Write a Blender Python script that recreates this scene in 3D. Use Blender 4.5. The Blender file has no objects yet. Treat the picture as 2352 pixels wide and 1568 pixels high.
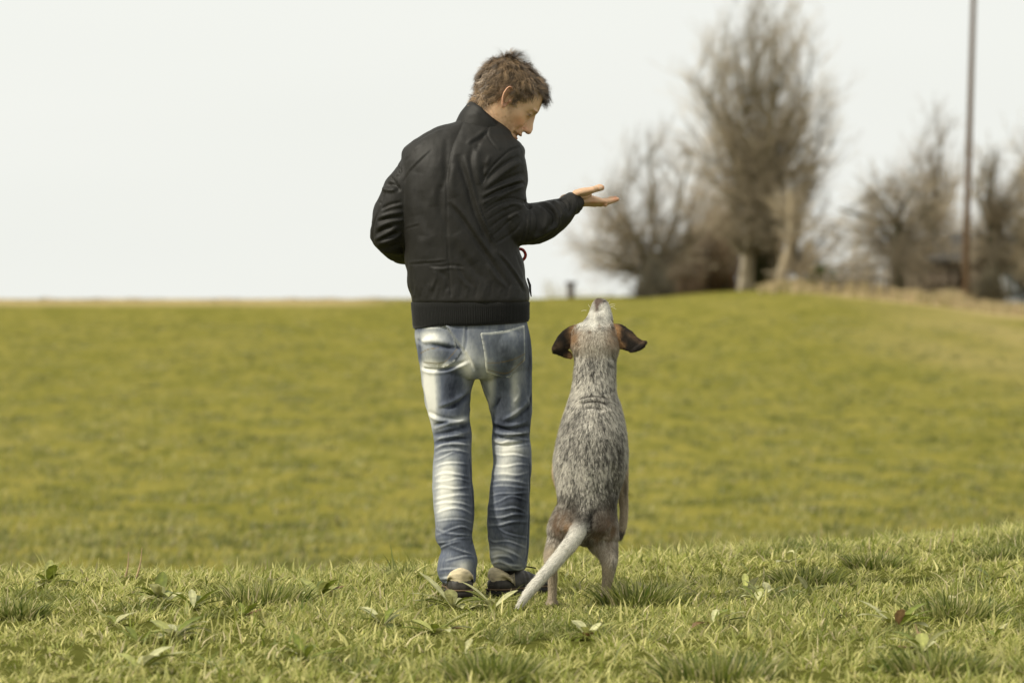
import bpy, math, random
import numpy as np
from math import radians, sin, cos, pi
random.seed(7); RNG = np.random.default_rng(7)
S = bpy.context.scene
# ---------------------------------------------------------------- camera
CAM = np.array([0.0, -12.6, 0.989]); FPX = 2352*135/36.0; PITCH = math.atan(104/FPX)
cd = bpy.data.cameras.new('camera'); cam = bpy.data.objects.new('camera', cd); S.collection.objects.link(cam)
cam.location = CAM; cam.rotation_euler = (pi/2-PITCH, 0, 0)
cd.lens = 135; cd.sensor_width = 36; cd.clip_start = .5; cd.clip_end = 3000
cd.dof.use_dof = True; cd.dof.focus_distance = 12.45; cd.dof.aperture_fstop = 4.2
S.camera = cam
# ---------------------------------------------------------------- world and sun
SUN_EL, SUN_AZ = radians(44), radians(-118)          # azimuth from +Y, clockwise: the sun stands left of and behind the camera
w = bpy.data.worlds.new('World'); S.world = w; w.use_nodes = True
nt = w.node_tree; nt.nodes.clear()
out = nt.nodes.new('ShaderNodeOutputWorld'); mix = nt.nodes.new('ShaderNodeMixShader')
b1 = nt.nodes.new('ShaderNodeBackground'); b2 = nt.nodes.new('ShaderNodeBackground')
sky = nt.nodes.new('ShaderNodeTexSky'); sky.sky_type = 'NISHITA'; sky.sun_disc = False
sky.sun_elevation = SUN_EL; sky.sun_rotation = SUN_AZ; sky.dust_density = 4
nt.links.new(sky.outputs[0], b1.inputs[0]); b1.inputs[1].default_value = .08
tc = nt.nodes.new('ShaderNodeTexCoord'); mp = nt.nodes.new('ShaderNodeMapping'); mp.inputs['Scale'].default_value = (1, 1, 5)
nz = nt.nodes.new('ShaderNodeTexNoise'); nz.inputs['Scale'].default_value = 2.2; nz.inputs['Detail'].default_value = 3
cr = nt.nodes.new('ShaderNodeValToRGB'); cr.color_ramp.elements[0].color = (.86, .875, .825, 1); cr.color_ramp.elements[1].color = (.92, .93, .88, 1)
cr.color_ramp.elements[0].position = .3; cr.color_ramp.elements[1].position = .7
nt.links.new(tc.outputs['Generated'], mp.inputs[0]); nt.links.new(mp.outputs[0], nz.inputs['Vector'])
nt.links.new(nz.outputs[0], cr.inputs[0]); nt.links.new(cr.outputs[0], b2.inputs[0]); b2.inputs[1].default_value = 1.07
mix.inputs[0].default_value = .93
nt.links.new(b1.outputs[0], mix.inputs[1]); nt.links.new(b2.outputs[0], mix.inputs[2]); nt.links.new(mix.outputs[0], out.inputs[0])
sd = bpy.data.lights.new('sun', 'SUN'); sun = bpy.data.objects.new('sun', sd); S.collection.objects.link(sun)
sd.energy = 3.9; sd.angle = radians(4); sd.color = (1, .94, .80)
from mathutils import Vector
sun.rotation_euler = Vector((sin(SUN_AZ)*cos(SUN_EL), cos(SUN_AZ)*cos(SUN_EL), sin(SUN_EL))).to_track_quat('Z', 'Y').to_euler()
sun.location = (-20, -15, 20)
S.view_settings.view_transform = 'Standard'; S.view_settings.look = 'None'
S.view_settings.exposure = 0; S.view_settings.gamma = 1
try: S.view_settings.use_curve_mapping = False
except Exception: pass
S.cycles.use_denoising = True
# ---------------------------------------------------------------- helpers
def P(vx, vy, y):
    "point at depth y that stands behind pixel (vx,vy) of the 2352 px wide photograph"
    vx, vy, y = np.broadcast_arrays(np.asarray(vx, float), np.asarray(vy, float), np.asarray(y, float))
    u = (vx-1176)/FPX; v = (784-vy)/FPX
    dx = u; dy = cos(PITCH)+v*sin(PITCH); dz = -sin(PITCH)+v*cos(PITCH)
    t = (y-CAM[1])/dy
    return np.stack([CAM[0]+dx*t, y, CAM[2]+dz*t], -1)
def proj(V):
    d = V-CAM
    f = d[:, 1]*cos(PITCH)-d[:, 2]*sin(PITCH); up = d[:, 1]*sin(PITCH)+d[:, 2]*cos(PITCH)
    return np.stack([1176+d[:, 0]/f*FPX, 784-up/f*FPX], -1)
def PX(y): return (y-CAM[1])/FPX
def hsh(ix, iy, iz, seed):
    h = (ix*374761393+iy*668265263+iz*2147483647+seed*974634777) & 0xffffffff
    h = ((h ^ (h >> 13))*1274126177) & 0xffffffff
    return ((h ^ (h >> 16)) & 0xffff)/65535.0
def noise(p, seed=0):
    p = np.asarray(p, float); i = np.floor(p).astype(np.int64); f = p-i; f = f*f*(3-2*f); r = 0
    for a in (0, 1):
        for b in (0, 1):
            for c in (0, 1):
                wgt = (f[:, 0] if a else 1-f[:, 0])*(f[:, 1] if b else 1-f[:, 1])*(f[:, 2] if c else 1-f[:, 2])
                r = r+wgt*hsh(i[:, 0]+a, i[:, 1]+b, i[:, 2]+c, seed)
    return r*2-1
def fbm(p, seed=0, o=3):
    p = np.asarray(p, float); return sum(noise(p*2**k, seed+k)/2**k for k in range(o))/1.75
def sstep(a, b, x):
    t = np.clip((x-a)/(b-a), 0, 1); return t*t*(3-2*t)
def srgb(r, g, b):
    return np.array([((c/255)/12.92 if c <= 10 else (((c/255)+.055)/1.055)**2.4) for c in (r, g, b)])
class M:
    "plain vertex / face arrays"
    def __init__(s, V=None, Q=None, T=None):
        s.V = np.zeros((0, 3)) if V is None else np.asarray(V, float)
        s.Q = np.zeros((0, 4), int) if Q is None else np.asarray(Q, int).reshape(-1, 4)
        s.T = np.zeros((0, 3), int) if T is None else np.asarray(T, int).reshape(-1, 3)
    def __add__(s, o):
        n = len(s.V); return M(np.vstack([s.V, o.V]), np.vstack([s.Q, o.Q+n]), np.vstack([s.T, o.T+n]))
    def xf(s, A, t): return M(s.V@np.asarray(A).T+t, s.Q, s.T)
    def normals(s):
        N = np.zeros_like(s.V)
        if len(s.Q):
            a, b, c, d = (s.V[s.Q[:, k]] for k in range(4)); n = np.cross(c-a, d-b)
            for k in range(4): np.add.at(N, s.Q[:, k], n)
        if len(s.T):
            a, b, c = (s.V[s.T[:, k]] for k in range(3)); n = np.cross(b-a, c-a)
            for k in range(3): np.add.at(N, s.T[:, k], n)
        return N/np.maximum(np.linalg.norm(N, axis=1, keepdims=True), 1e-12)
def to_mesh(name, m):
    me = bpy.data.meshes.new(name); nq, ntr = len(m.Q), len(m.T)
    me.vertices.add(len(m.V)); me.vertices.foreach_set('co', m.V.astype(np.float32).ravel())
    me.loops.add(nq*4+ntr*3); me.loops.foreach_set('vertex_index', np.concatenate([m.Q.ravel(), m.T.ravel()]).astype(np.int32))
    me.polygons.add(nq+ntr)
    st = np.concatenate([np.arange(nq)*4, nq*4+np.arange(ntr)*3]).astype(np.int32)
    me.polygons.foreach_set('loop_start', st)
    me.polygons.foreach_set('use_smooth', np.ones(nq+ntr, bool))
    me.update(calc_edges=True); return me
def obj(name, m, mat, parent=None, col=None, flat=False, **props):
    me = to_mesh(name, m)
    if flat: me.polygons.foreach_set('use_smooth', np.zeros(len(me.polygons), bool))
    if col is not None:
        a = me.color_attributes.new('Col', 'FLOAT_COLOR', 'POINT')
        a.data.foreach_set('color', np.hstack([np.clip(col, 0, 1), np.ones((len(col), 1))]).astype(np.float32).ravel())
    me.materials.append(mat)
    o = bpy.data.objects.new(name, me); S.collection.objects.link(o)
    if parent is not None: o.parent = parent; o.matrix_parent_inverse = parent.matrix_world.inverted()
    for k, v in props.items(): o[k] = v
    return o
def thing(name, label, cat, loc, group=None):
    o = bpy.data.objects.new(name, None); S.collection.objects.link(o); o.location = loc; o.empty_display_size = .2
    o['label'] = label; o['category'] = cat
    if group: o['group'] = group
    bpy.context.view_layer.update(); return o
def remesh(m, voxel, it=2, fac=.5):
    me = to_mesh('tmp', m); o = bpy.data.objects.new('tmp', me); S.collection.objects.link(o)
    r = o.modifiers.new('r', 'REMESH'); r.mode = 'VOXEL'; r.voxel_size = voxel; r.use_smooth_shade = True
    if it: s_ = o.modifiers.new('s', 'SMOOTH'); s_.factor = fac; s_.iterations = it
    ev = o.evaluated_get(bpy.context.evaluated_depsgraph_get()); em = ev.to_mesh()
    V = np.zeros(len(em.vertices)*3, np.float32); em.vertices.foreach_get('co', V)
    L = np.zeros(len(em.loops), np.int32); em.loops.foreach_get('vertex_index', L)
    res = M(V.reshape(-1, 3), L.reshape(-1, 4)); ev.to_mesh_clear()
    bpy.data.objects.remove(o); bpy.data.meshes.remove(me); return res
def catmull(pts, m):
    pts = np.asarray(pts, float); n = len(pts)
    if n < 3: 
        t = np.linspace(0, 1, m+1)[:, None]; return pts[0]*(1-t)+pts[-1]*t
    E = np.vstack([2*pts[0]-pts[1], pts, 2*pts[-1]-pts[-2]]); o = []
    for i in range(n-1):
        p0, p1, p2, p3 = E[i:i+4]
        for k in range(m):
            t = k/m; o.append(.5*(2*p1+(p2-p0)*t+(2*p0-5*p1+4*p2-p3)*t*t+(3*p1-p0-3*p2+p3)*t**3))
    o.append(pts[-1]); return np.array(o)
def grid_faces(nr, n, closed=True):
    i = np.arange(nr-1)[:, None]; j = np.arange(n if closed else n-1)[None, :]; j2 = (j+1) % n
    return np.stack([i*n+j, i*n+j2, (i+1)*n+j2, (i+1)*n+j], -1).reshape(-1, 4)
def rings(R):
    "R: rings x n x 3, closed by fans"
    nr, n, _ = R.shape; V = np.vstack([R.reshape(-1, 3), R[0].mean(0)[None], R[-1].mean(0)[None]]); q = grid_faces(nr, n)
    j = np.arange(n); j2 = (j+1) % n
    t = np.vstack([np.stack([j2, j, np.full(n, nr*n)], -1), np.stack([(nr-1)*n+j, (nr-1)*n+j2, np.full(n, nr*n+1)], -1)])
    return M(V, q, t)
def loft(rows, n=48, sub=3, e=2.0):
    "rows: (vy, xl, xr, yc, half depth): a horizontal section for each picture row"
    r = catmull(rows, sub); R = []
    a = np.linspace(0, 2*pi, n, endpoint=False); ca = np.sign(np.cos(a))*abs(np.cos(a))**(2/e); sa = np.sign(np.sin(a))*abs(np.sin(a))**(2/e)
    for vy, xl, xr, yc, hd in r:
        pl, pr = P(xl, vy, yc), P(xr, vy, yc); c = (pl+pr)/2; h = (pr-pl)[0]/2
        R.append(np.stack([c[0]+h*ca, c[1]+hd*sa, np.full(n, c[2])], -1))
    return rings(np.array(R)[::-1])
def tube3(C, rn, rb, n=24, ref=(0, 1, 0), cap=True):
    "C: centres, rn: half width across ref, rb: half width along ref"
    C = np.asarray(C, float); T = np.gradient(C, axis=0); T /= np.linalg.norm(T, axis=1, keepdims=True)
    ref = np.array(ref, float); R = []; a = np.linspace(0, 2*pi, n, endpoint=False); N0 = None; Fr = []
    for t in T:
        if N0 is None: N = np.cross(t, ref)
        else: N = N0-t*np.dot(N0, t)
        N /= np.linalg.norm(N); N0 = N; Fr.append((N, np.cross(t, N)))
    def ring(i, k, off): return C[i]+T[i]*off+np.outer(np.cos(a), Fr[i][0])*rn[i]*k+np.outer(np.sin(a), Fr[i][1])*rb[i]*k
    if cap:
        for q in (80, 55, 28): R.append(ring(0, cos(radians(q)), -sin(radians(q))*min(rn[0], rb[0])))
    for i in range(len(C)): R.append(ring(i, 1, 0))
    if cap:
        for q in (28, 55, 80): R.append(ring(-1, cos(radians(q)), sin(radians(q))*min(rn[-1], rb[-1])))
    return rings(np.array(R))
def tube(pts, n=24, sub=5, ref=(0, 1, 0), cap=True):
    "pts: (vx, vy, y, half width in photo px, half depth in m)"
    p = catmull(pts, sub); C = P(p[:, 0], p[:, 1], p[:, 2])
    return tube3(C, p[:, 3]*PX(p[:, 2]), p[:, 4], n, ref, cap)
def ball(c, r, n=20):
    c = np.asarray(c, float); r = np.ones(3)*np.asarray(r); th = np.linspace(.08, pi-.08, n//2+2); a = np.linspace(0, 2*pi, n, endpoint=False)
    R = np.array([np.stack([c[0]+r[0]*sin(t)*np.cos(a), c[1]+r[1]*sin(t)*np.sin(a), np.full(n, c[2]-r[2]*cos(t))], -1) for t in th])
    return rings(R)
def box(c, h, bev=0):
    c = np.asarray(c, float); h = np.asarray(h, float)
    s = np.array([(x, y, z) for x in (-1, 1) for y in (-1, 1) for z in (-1, 1)]); V = c+s*h
    return M(V, [(0, 1, 3, 2), (4, 6, 7, 5), (0, 4, 5, 1), (2, 3, 7, 6), (0, 2, 6, 4), (1, 5, 7, 3)])
def stroke(Q2, pts, w, amp, kind='g', tap=.2):
    pts = catmull(pts, 5); out = np.zeros(len(Q2)); lo, hi = pts.min(0)-3*w, pts.max(0)+3*w
    idx = np.where(((Q2 > lo) & (Q2 < hi)).all(1))[0]
    if not len(idx): return out
    q = Q2[idx]; best = np.full(len(q), 1e9); sd_ = np.zeros(len(q)); tt = np.zeros(len(q))
    L = np.concatenate([[0], np.cumsum(np.linalg.norm(np.diff(pts, axis=0), axis=1))]); tot = L[-1]
    for i in range(len(pts)-1):
        a, b = pts[i], pts[i+1]; d = b-a; l2 = max(d@d, 1e-9); t = np.clip(((q-a)@d)/l2, 0, 1)
        r = q-(a+t[:, None]*d); dist = np.hypot(r[:, 0], r[:, 1]); k = dist < best
        best[k] = dist[k]; sd_[k] = (np.sign(d[0]*r[:, 1]-d[1]*r[:, 0])*dist)[k]; tt[k] = (L[i]+t*(L[i+1]-L[i]))[k]/tot
    tp = np.clip(np.minimum(tt, 1-tt)/max(tap, 1e-6), 0, 1)**.6 if tap > 0 else 1
    if kind == 'g': f = np.exp(-(best/w)**2)
    else: f = (sd_/w)*np.exp(.5-(sd_/w)**2/2)
    out[idx] = amp*f*tp; return out
def inside(Q2, poly):
    poly = np.asarray(poly, float); x, y = Q2[:, 0], Q2[:, 1]; c = np.zeros(len(Q2), bool); j = len(poly)-1
    for i in range(len(poly)):
        xi, yi = poly[i]; xj, yj = poly[j]
        c ^= ((yi > y) != (yj > y)) & (x < (xj-xi)*(y-yi)/(yj-yi+1e-12)+xi); j = i
    return c
# ---------------------------------------------------------------- materials
def material(name, col=(.5, .5, .5), rough=.7, spec=.5, attr=False, bump=None, noise_col=None, sheen=0, trans=0, coat=0, wave=None):
    m = bpy.data.materials.new(name); m.use_nodes = True; t = m.node_tree; b = t.nodes['Principled BSDF']
    b.inputs['Base Color'].default_value = (*col, 1); b.inputs['Roughness'].default_value = rough
    b.inputs['Specular IOR Level'].default_value = spec
    if sheen: b.inputs['Sheen Weight'].default_value = sheen
    if coat: b.inputs['Coat Weight'].default_value = coat; b.inputs['Coat Roughness'].default_value = .3
    src = None
    if attr:
        a = t.nodes.new('ShaderNodeAttribute'); a.attribute_name = 'Col'; src = a.outputs['Color']
    tcn = t.nodes.new('ShaderNodeTexCoord')
    if noise_col:
        sc, lo, hi, stretch = noise_col
        mpn = t.nodes.new('ShaderNodeMapping'); mpn.inputs['Scale'].default_value = stretch
        n = t.nodes.new('ShaderNodeTexNoise'); n.inputs['Scale'].default_value = sc; n.inputs['Detail'].default_value = 4
        t.links.new(tcn.outputs['Object'], mpn.inputs[0]); t.links.new(mpn.outputs[0], n.inputs['Vector'])
        r = t.nodes.new('ShaderNodeMapRange'); r.inputs[1].default_value = .3; r.inputs[2].default_value = .7; r.inputs[3].default_value = lo; r.inputs[4].default_value = hi
        t.links.new(n.outputs[0], r.inputs[0])
        mx = t.nodes.new('ShaderNodeVectorMath'); mx.operation = 'SCALE'
        if src: t.links.new(src, mx.inputs[0])
        else: mx.inputs[0].default_value = col
        t.links.new(r.outputs[0], mx.inputs['Scale']); src = mx.outputs[0]
    if src: t.links.new(src, b.inputs['Base Color'])
    if bump:
        sc, st, stretch = bump
        mpn = t.nodes.new('ShaderNodeMapping'); mpn.inputs['Scale'].default_value = stretch
        n = t.nodes.new('ShaderNodeTexNoise'); n.inputs['Scale'].default_value = sc; n.inputs['Detail'].default_value = 5
        t.links.new(tcn.outputs['Object'], mpn.inputs[0]); t.links.new(mpn.outputs[0], n.inputs['Vector'])
        bp = t.nodes.new('ShaderNodeBump'); bp.inputs['Strength'].default_value = st; bp.inputs['Distance'].default_value = .002
        t.links.new(n.outputs[0], bp.inputs['Height']); t.links.new(bp.outputs[0], b.inputs['Normal'])
    if trans:
        tr = t.nodes.new('ShaderNodeBsdfTranslucent'); ms = t.nodes.new('ShaderNodeMixShader'); ms.inputs[0].default_value = trans
        if src: t.links.new(src, tr.inputs[0])
        else: tr.inputs[0].default_value = (*col, 1)
        o = t.nodes['Material Output']; t.links.new(b.outputs[0], ms.inputs[1]); t.links.new(tr.outputs[0], ms.inputs[2]); t.links.new(ms.outputs[0], o.inputs[0])
    return m
# ================================================================ the ground
def edge(x): return np.interp(x, [-3, -.3, .55, 1.4, 2.3], [1.15, 1.35, 2.1, 3.1, 4.0])-.55
FD = np.array([24, 28, 40, 60, 90, 120, 150, 175, 260, 500, 1500.]); FV = np.array([1450, 1320, 1185, 1010, 850, 745, 688, 686, 720, 760, 800.])
fd_d = np.linspace(20, 1500, 3000)
_zf = np.interp(fd_d, FD, CAM[2]-FD*(FV-680)/FPX); _k = np.ones(15)/15; _zf = np.convolve(np.pad(_zf, 7, 'edge'), _k, 'valid')
def ground_z(x, y):
    x = np.asarray(x, float); y = np.asarray(y, float); d = y-edge(x); dist = y-CAM[1]
    near = -1.3*sstep(0, 9, d)-.02*np.clip(d, 0, 9)
    vxa = 1176+x/np.maximum(dist, 5)*FPX
    zf = np.interp(dist, fd_d, _zf)+sstep(70, 150, dist)*dist/FPX*(683-np.interp(vxa, [-3000, 0, 1200, 1500, 1780, 1900, 2100, 2352, 3500], [684, 684, 683, 676, 658, 662, 678, 700, 720]))
    k = sstep(9, 16, d); z = near*(1-k)+zf*k
    p = np.stack([x*1.1, y*1.1, np.zeros_like(x)], -1).reshape(-1, 3)
    return z+(fbm(p, 3)*.018).reshape(x.shape)*(1+2*sstep(20, 60, dist))
def ycoords():
    return np.concatenate([np.arange(-40, -6, 2.), np.arange(-6, 8, .14), np.arange(8, 60, .6), np.arange(60, 180, 1.5), np.linspace(180, 1400, 40)])
ys = ycoords(); a_ = np.concatenate([-np.geomspace(900, 6, 34), np.arange(-5.8, 6, .16), np.geomspace(6, 900, 34)])
X, Y = np.meshgrid(a_, ys); Z = ground_z(X, Y)
gm = M(np.stack([X, Y, Z], -1).reshape(-1, 3), grid_faces(len(ys), len(a_), False))
pq = proj(np.where(gm.V[:, 1:2] > -8, gm.V, np.array([0, 5., 0]))); dist = gm.V[:, 1]-CAM[1]
dry = np.zeros(len(gm.V))
far = sstep(15, 21, dist)
nb = fbm(gm.V*[.5, .12, 0]+3.1, 11)
# trodden, drier strip along the right boundary of the field
for (yy, hw) in ((730, 26), (800, 30)):
    line = np.interp(pq[:, 0], [1750, 1950, 2150, 2352, 2600], [yy-60, yy-30, yy, yy+50, yy+100])
    dry = np.maximum(dry, np.exp(-((pq[:, 1]-line)/hw)**2)*far*sstep(1800, 2300, pq[:, 0])*.55)
rb_ = np.interp(pq[:, 0], [1740, 1900, 2100, 2352, 2600], [655, 678, 700, 735, 760])
dry = np.maximum(dry, sstep(6, -6, pq[:, 1]-rb_)*sstep(60, 90, dist)*sstep(1700, 1780, pq[:, 0]))
dry = np.maximum(dry, sstep(706, 698, pq[:, 1])*sstep(90, 120, dist)*sstep(960, 760, pq[:, 0]))
dry = np.clip(dry+.12*nb*far, 0, 1)
col = np.stack([dry, far, np.zeros_like(dry)], -1)
gmat = bpy.data.materials.new('pasture'); gmat.use_nodes = True; t = gmat.node_tree; bs = t.nodes['Principled BSDF']
bs.inputs['Roughness'].default_value = .95; bs.inputs['Specular IOR Level'].default_value = 0
tcn = t.nodes.new('ShaderNodeTexCoord')
def tnoise(scale, stretch, det=4, dis=0):
    mp_ = t.nodes.new('ShaderNodeMapping'); mp_.inputs['Scale'].default_value = stretch
    n = t.nodes.new('ShaderNodeTexNoise'); n.inputs['Scale'].default_value = scale; n.inputs['Detail'].default_value = det; n.inputs['Distortion'].default_value = dis
    t.links.new(tcn.outputs['Object'], mp_.inputs[0]); t.links.new(mp_.outputs[0], n.inputs['Vector']); return n.outputs[0]
def ramp(src, stops):
    r = t.nodes.new('ShaderNodeValToRGB'); e = r.color_ramp.elements
    while len(e) < len(stops): e.new(.5)
    for k, (p_, c) in enumerate(stops): e[k].position = p_; e[k].color = (*c, 1)
    t.links.new(src, r.inputs[0]); return r.outputs[0]
def mixc(f, a, b, mode='MIX'):
    x = t.nodes.new('ShaderNodeMix'); x.data_type = 'RGBA'; x.blend_type = mode
    if isinstance(f, float): x.inputs[0].default_value = f
    else: t.links.new(f, x.inputs[0])
    for v, s in ((a, 6), (b, 7)):
        if isinstance(v, tuple): x.inputs[s].default_value = (*v, 1)
        else: t.links.new(v, x.inputs[s])
    return x.outputs[2]
at = t.nodes.new('ShaderNodeAttribute'); at.attribute_name = 'Col'; sp = t.nodes.new('ShaderNodeSeparateColor'); t.links.new(at.outputs['Color'], sp.inputs[0])
c1 = ramp(tnoise(1.0, (1.1, .24, 1), 5, .3), [(.25, (.150, .143, .030)), (.48, (.192, .174, .039)), (.75, (.235, .205, .053))])
c2 = ramp(tnoise(2.0, (2.2, .45, 1), 4), [(.32, (.50, .58, .58)), (.44, (.88, .91, .94)), (.6, (1.05, 1.04, 1.0)), (.78, (1.20, 1.15, 1.15))])
c3 = mixc(1.0, c1, c2, 'MULTIPLY')
c4 = mixc(sp.outputs[0], c3, (.36, .285, .13))
c5 = mixc(sp.outputs[1], (.085, .088, .020), c4)
t.links.new(c5, bs.inputs['Base Color'])
bp = t.nodes.new('ShaderNodeBump'); bp.inputs['Distance'].default_value = .06; bp.inputs['Strength'].default_value = .6
t.links.new(tnoise(6, (1, 1, 1), 5), bp.inputs['Height']); t.links.new(bp.outputs[0], bs.inputs['Normal'])
obj('ground', gm, gmat, col=col, kind='structure', label='sloping green pasture rising to the horizon')
# ================================================================ blades
def blades(base, h, wd, ang, lean, col, curl=.5, seg=3):
    "base n x 3; every blade a bent, tapering strip"
    n = len(base); d = np.stack([np.cos(ang), np.sin(ang), np.zeros(n)], -1)
    fa = RNG.uniform(0, 2*pi, n); side = np.stack([np.cos(fa), np.sin(fa)*.5, np.zeros(n)], -1); side /= np.linalg.norm(side, axis=1, keepdims=True)
    VV = []; CC = []
    for k in range(seg+1):
        t_ = k/seg; lz = t_-.35*lean*t_*t_; lx = lean*(t_**(1+curl))
        c = base+d*(h*lx)[:, None]; c[:, 2] += h*np.maximum(lz, .15*t_)
        shade = 1.0
        if k < seg:
            ww = wd*(1-t_**2*.75)*.5
            VV += [c-side*ww[:, None], c+side*ww[:, None]]; CC += [col*shade]*2
        else: VV.append(c); CC.append(col)
    m = 2*seg+1; V = np.stack(VV, 1).reshape(-1, 3); C_ = np.stack(CC, 1).reshape(-1, 3)
    b0 = (np.arange(n)*m)[:, None]
    q = np.concatenate([b0+np.array([2*k, 2*k+1, 2*k+3, 2*k+2])[None] for k in range(seg-1)], 0)
    tr = b0+np.array([2*seg-2, 2*seg-1, 2*seg])[None]
    return M(V, q, tr), C_
G_A = np.array([.27, .305, .042]); G_B = np.array([.86, .78, .33]); G_D = np.array([.052, .085, .012]); G_Y = np.array([.70, .60, .34])
def grass_cols(n, dk):
    u = RNG.random((n, 1))**1.3; c = G_A*(1-u)+G_B*u; k = np.clip(dk, 0, 1)[:, None]; c = c*(1-k)+(G_D*(.7+.9*RNG.random((n, 1))))*k
    yv = RNG.random(n) < .06; c[yv] = G_Y*RNG.uniform(.6, 1.1, (yv.sum(), 1)); return c
gmatb = material('grass_blade', attr=True, rough=.5, spec=.4, trans=.45)
FOOT = [(-.19, -.34, .09, .30), (.04, -.06, .16, .40), (.13, -.62, .07, .30), (.29, -.62, .07, .30)]
NC = 19500; ccx = RNG.uniform(-3.0, 3.4, NC); ccy = RNG.uniform(-4.2, 6.2, NC)
ck = (ccy < edge(ccx)+1.5) & (abs(ccx) < (ccy+12.6)*.1333+.75); ccx, ccy = ccx[ck], ccy[ck]; NC = len(ccx)
chm = fbm(np.stack([ccx*1.3, ccy*1.0, ccx*0], -1), 21, 3); chm2 = noise(np.stack([ccx*4.5, ccy*3.2, ccx*0], -1), 33)
cdk = np.clip(sstep(.15, .55, chm2*.6+chm*.5+.05)*.75+.25*(RNG.random(NC)-.5), 0, 1); ch = RNG.uniform(.018, .042, NC)*(1+.35*np.clip(chm, -1, 1))*(1+.55*cdk); ctilt = RNG.normal(0, 2.0, NC); cr0 = RNG.uniform(.008, .026, NC)
nbl = RNG.integers(6, 15, NC); ci = np.repeat(np.arange(NC), nbl); nb_t = len(ci); oa = RNG.uniform(0, 2*pi, nb_t); orr = np.sqrt(RNG.random(nb_t))
bx = ccx[ci]+np.cos(oa)*orr*cr0[ci]; by = ccy[ci]+np.sin(oa)*orr*cr0[ci]
rim = np.exp(-((by-edge(bx)-.5)/.7)**2)*sstep(-.1, .5, noise(np.stack([bx*2.3, bx*0+3, bx*0], -1), 61)); h = ch[ci]*(1+.45*rim)*(1-.30*np.exp(-((bx-.08)/.55)**4-((by+.75)/.42)**4))*RNG.uniform(.5, 1.45, nb_t)*np.where(RNG.random(nb_t) < .05, 1.7, 1)
for fx, fy, rx, ry in FOOT:
    k = ((bx-fx)/rx)**2+((by-fy)/ry)**2 < 1; h[k] *= .5
dk = np.clip(cdk[ci]+RNG.normal(0, .10, nb_t), 0, 1)
wind = np.where(RNG.random(nb_t) < .5, oa, ctilt[ci]+RNG.normal(0, .5, nb_t)); lean = np.clip(RNG.normal(.65, .35, nb_t)+.3*orr, .02, 1.5)
base = np.stack([bx, by, ground_z(bx, by)-.004], -1)
gB, gC = blades(base, h, RNG.uniform(.0028, .0066, len(bx)), wind, lean, grass_cols(len(bx), dk*.85)*RNG.uniform(.8, 1.15, NC)[ci][:, None])
nl = 15000; lx = RNG.uniform(-2.4, 2.7, nl); ly = RNG.uniform(-4, 5.5, nl); lk = (ly < edge(lx)+1.0) & (noise(np.stack([lx*2.2, ly*1.6, lx*0], -1), 77)+RNG.normal(0, .3, nl) > -.05)
for fx, fy, rx, ry in FOOT: lk &= ((lx-fx)/rx)**2+((ly-fy)/ry)**2 > 1
lx, ly = lx[lk], ly[lk]
sx, sy = RNG.uniform(-.75, .95, 16000), RNG.uniform(-1.5, .3, 16000)
sB, sC = blades(np.stack([sx, sy, ground_z(sx, sy)-.003], -1), RNG.uniform(.010, .026, 16000), RNG.uniform(.003, .006, 16000), RNG.uniform(0, 6.28, 16000), RNG.uniform(.3, 1.4, 16000), grass_cols(16000, RNG.random(16000)**1.5*.8), seg=2)
gB = gB+sB; gC = np.vstack([gC, sC])
lB, lC = blades(np.stack([lx, ly, ground_z(lx, ly)-.004], -1), RNG.uniform(.045, .085, len(lx)), RNG.uniform(.004, .008, len(lx)), RNG.normal(0, 1.6, len(lx)), np.clip(RNG.normal(.6, .35, len(lx)), .05, 1.3), grass_cols(len(lx), RNG.random(len(lx))**2*.8))
gB = gB+lB; gC = np.vstack([gC, lC])
obj('grass', gB, gmatb, col=gC, kind='stuff', label='short pale green pasture grass around the man and the dog')
# coarse clumps out in the field, soft in the distance
nc = 2600; cx = RNG.uniform(-1, 1, nc); cdst = 26+RNG.random(nc)**1.3*95; cx = cx*cdst*.15
bb = np.repeat(np.stack([cx, cdst+CAM[1]], -1), 26, 0)+RNG.normal(0, 1, (nc*26, 2))*np.repeat(RNG.uniform(.05, .26, nc), 26)[:, None]*[1, 1.2]
zz = ground_z(bb[:, 0], bb[:, 1])
dkk = np.repeat(RNG.random(nc)**1.3, 26)
fcol = grass_cols(len(bb), dkk*.75)*.66
gF, gFC = blades(np.stack([bb[:, 0], bb[:, 1], zz-.01], -1), RNG.uniform(.04, .13, len(bb)), RNG.uniform(.008, .02, len(bb)), RNG.normal(0, 1.2, len(bb)), RNG.uniform(.2, .9, len(bb)), fcol, seg=2)
obj('field_grass', gF, gmatb, col=gFC, kind='stuff', label='darker clumps of grass scattered over the field')
# dead grass along the field boundary
def drygrass(n, fvx, fdist, hh, name, label, spread=2.0):
    u = RNG.random(n); vx = fvx[0]+u*(fvx[1]-fvx[0]); d_ = np.interp(u, np.linspace(0, 1, len(fdist)), fdist)+RNG.normal(0, spread, n)
    cl = .5+.5*noise(np.stack([vx*.03, d_*.2, u*0], -1), 5)
    x = (vx-1176)/FPX*d_; y = d_+CAM[1]
    c = (np.array([.66, .52, .31])*RNG.uniform(.55, 1.15, (n, 1))); gr = RNG.random(n) < .25; c[gr] = np.array([.2, .19, .05])
    m_, c_ = blades(np.stack([x, y, ground_z(x, y)-.03], -1), hh*(.35+cl)*RNG.uniform(.5, 1.2, n), np.full(n, .035), RNG.uniform(0, 6.28, n), RNG.uniform(.1, .7, n), c, seg=2)
    obj(name, m_, gmatb, col=c_, kind='stuff', label=label)
drygrass(15000, (1740, 2420), (150, 149, 147, 143, 137), .5, 'dry_grass', 'dead tan grass along the right edge of the field')
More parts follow.
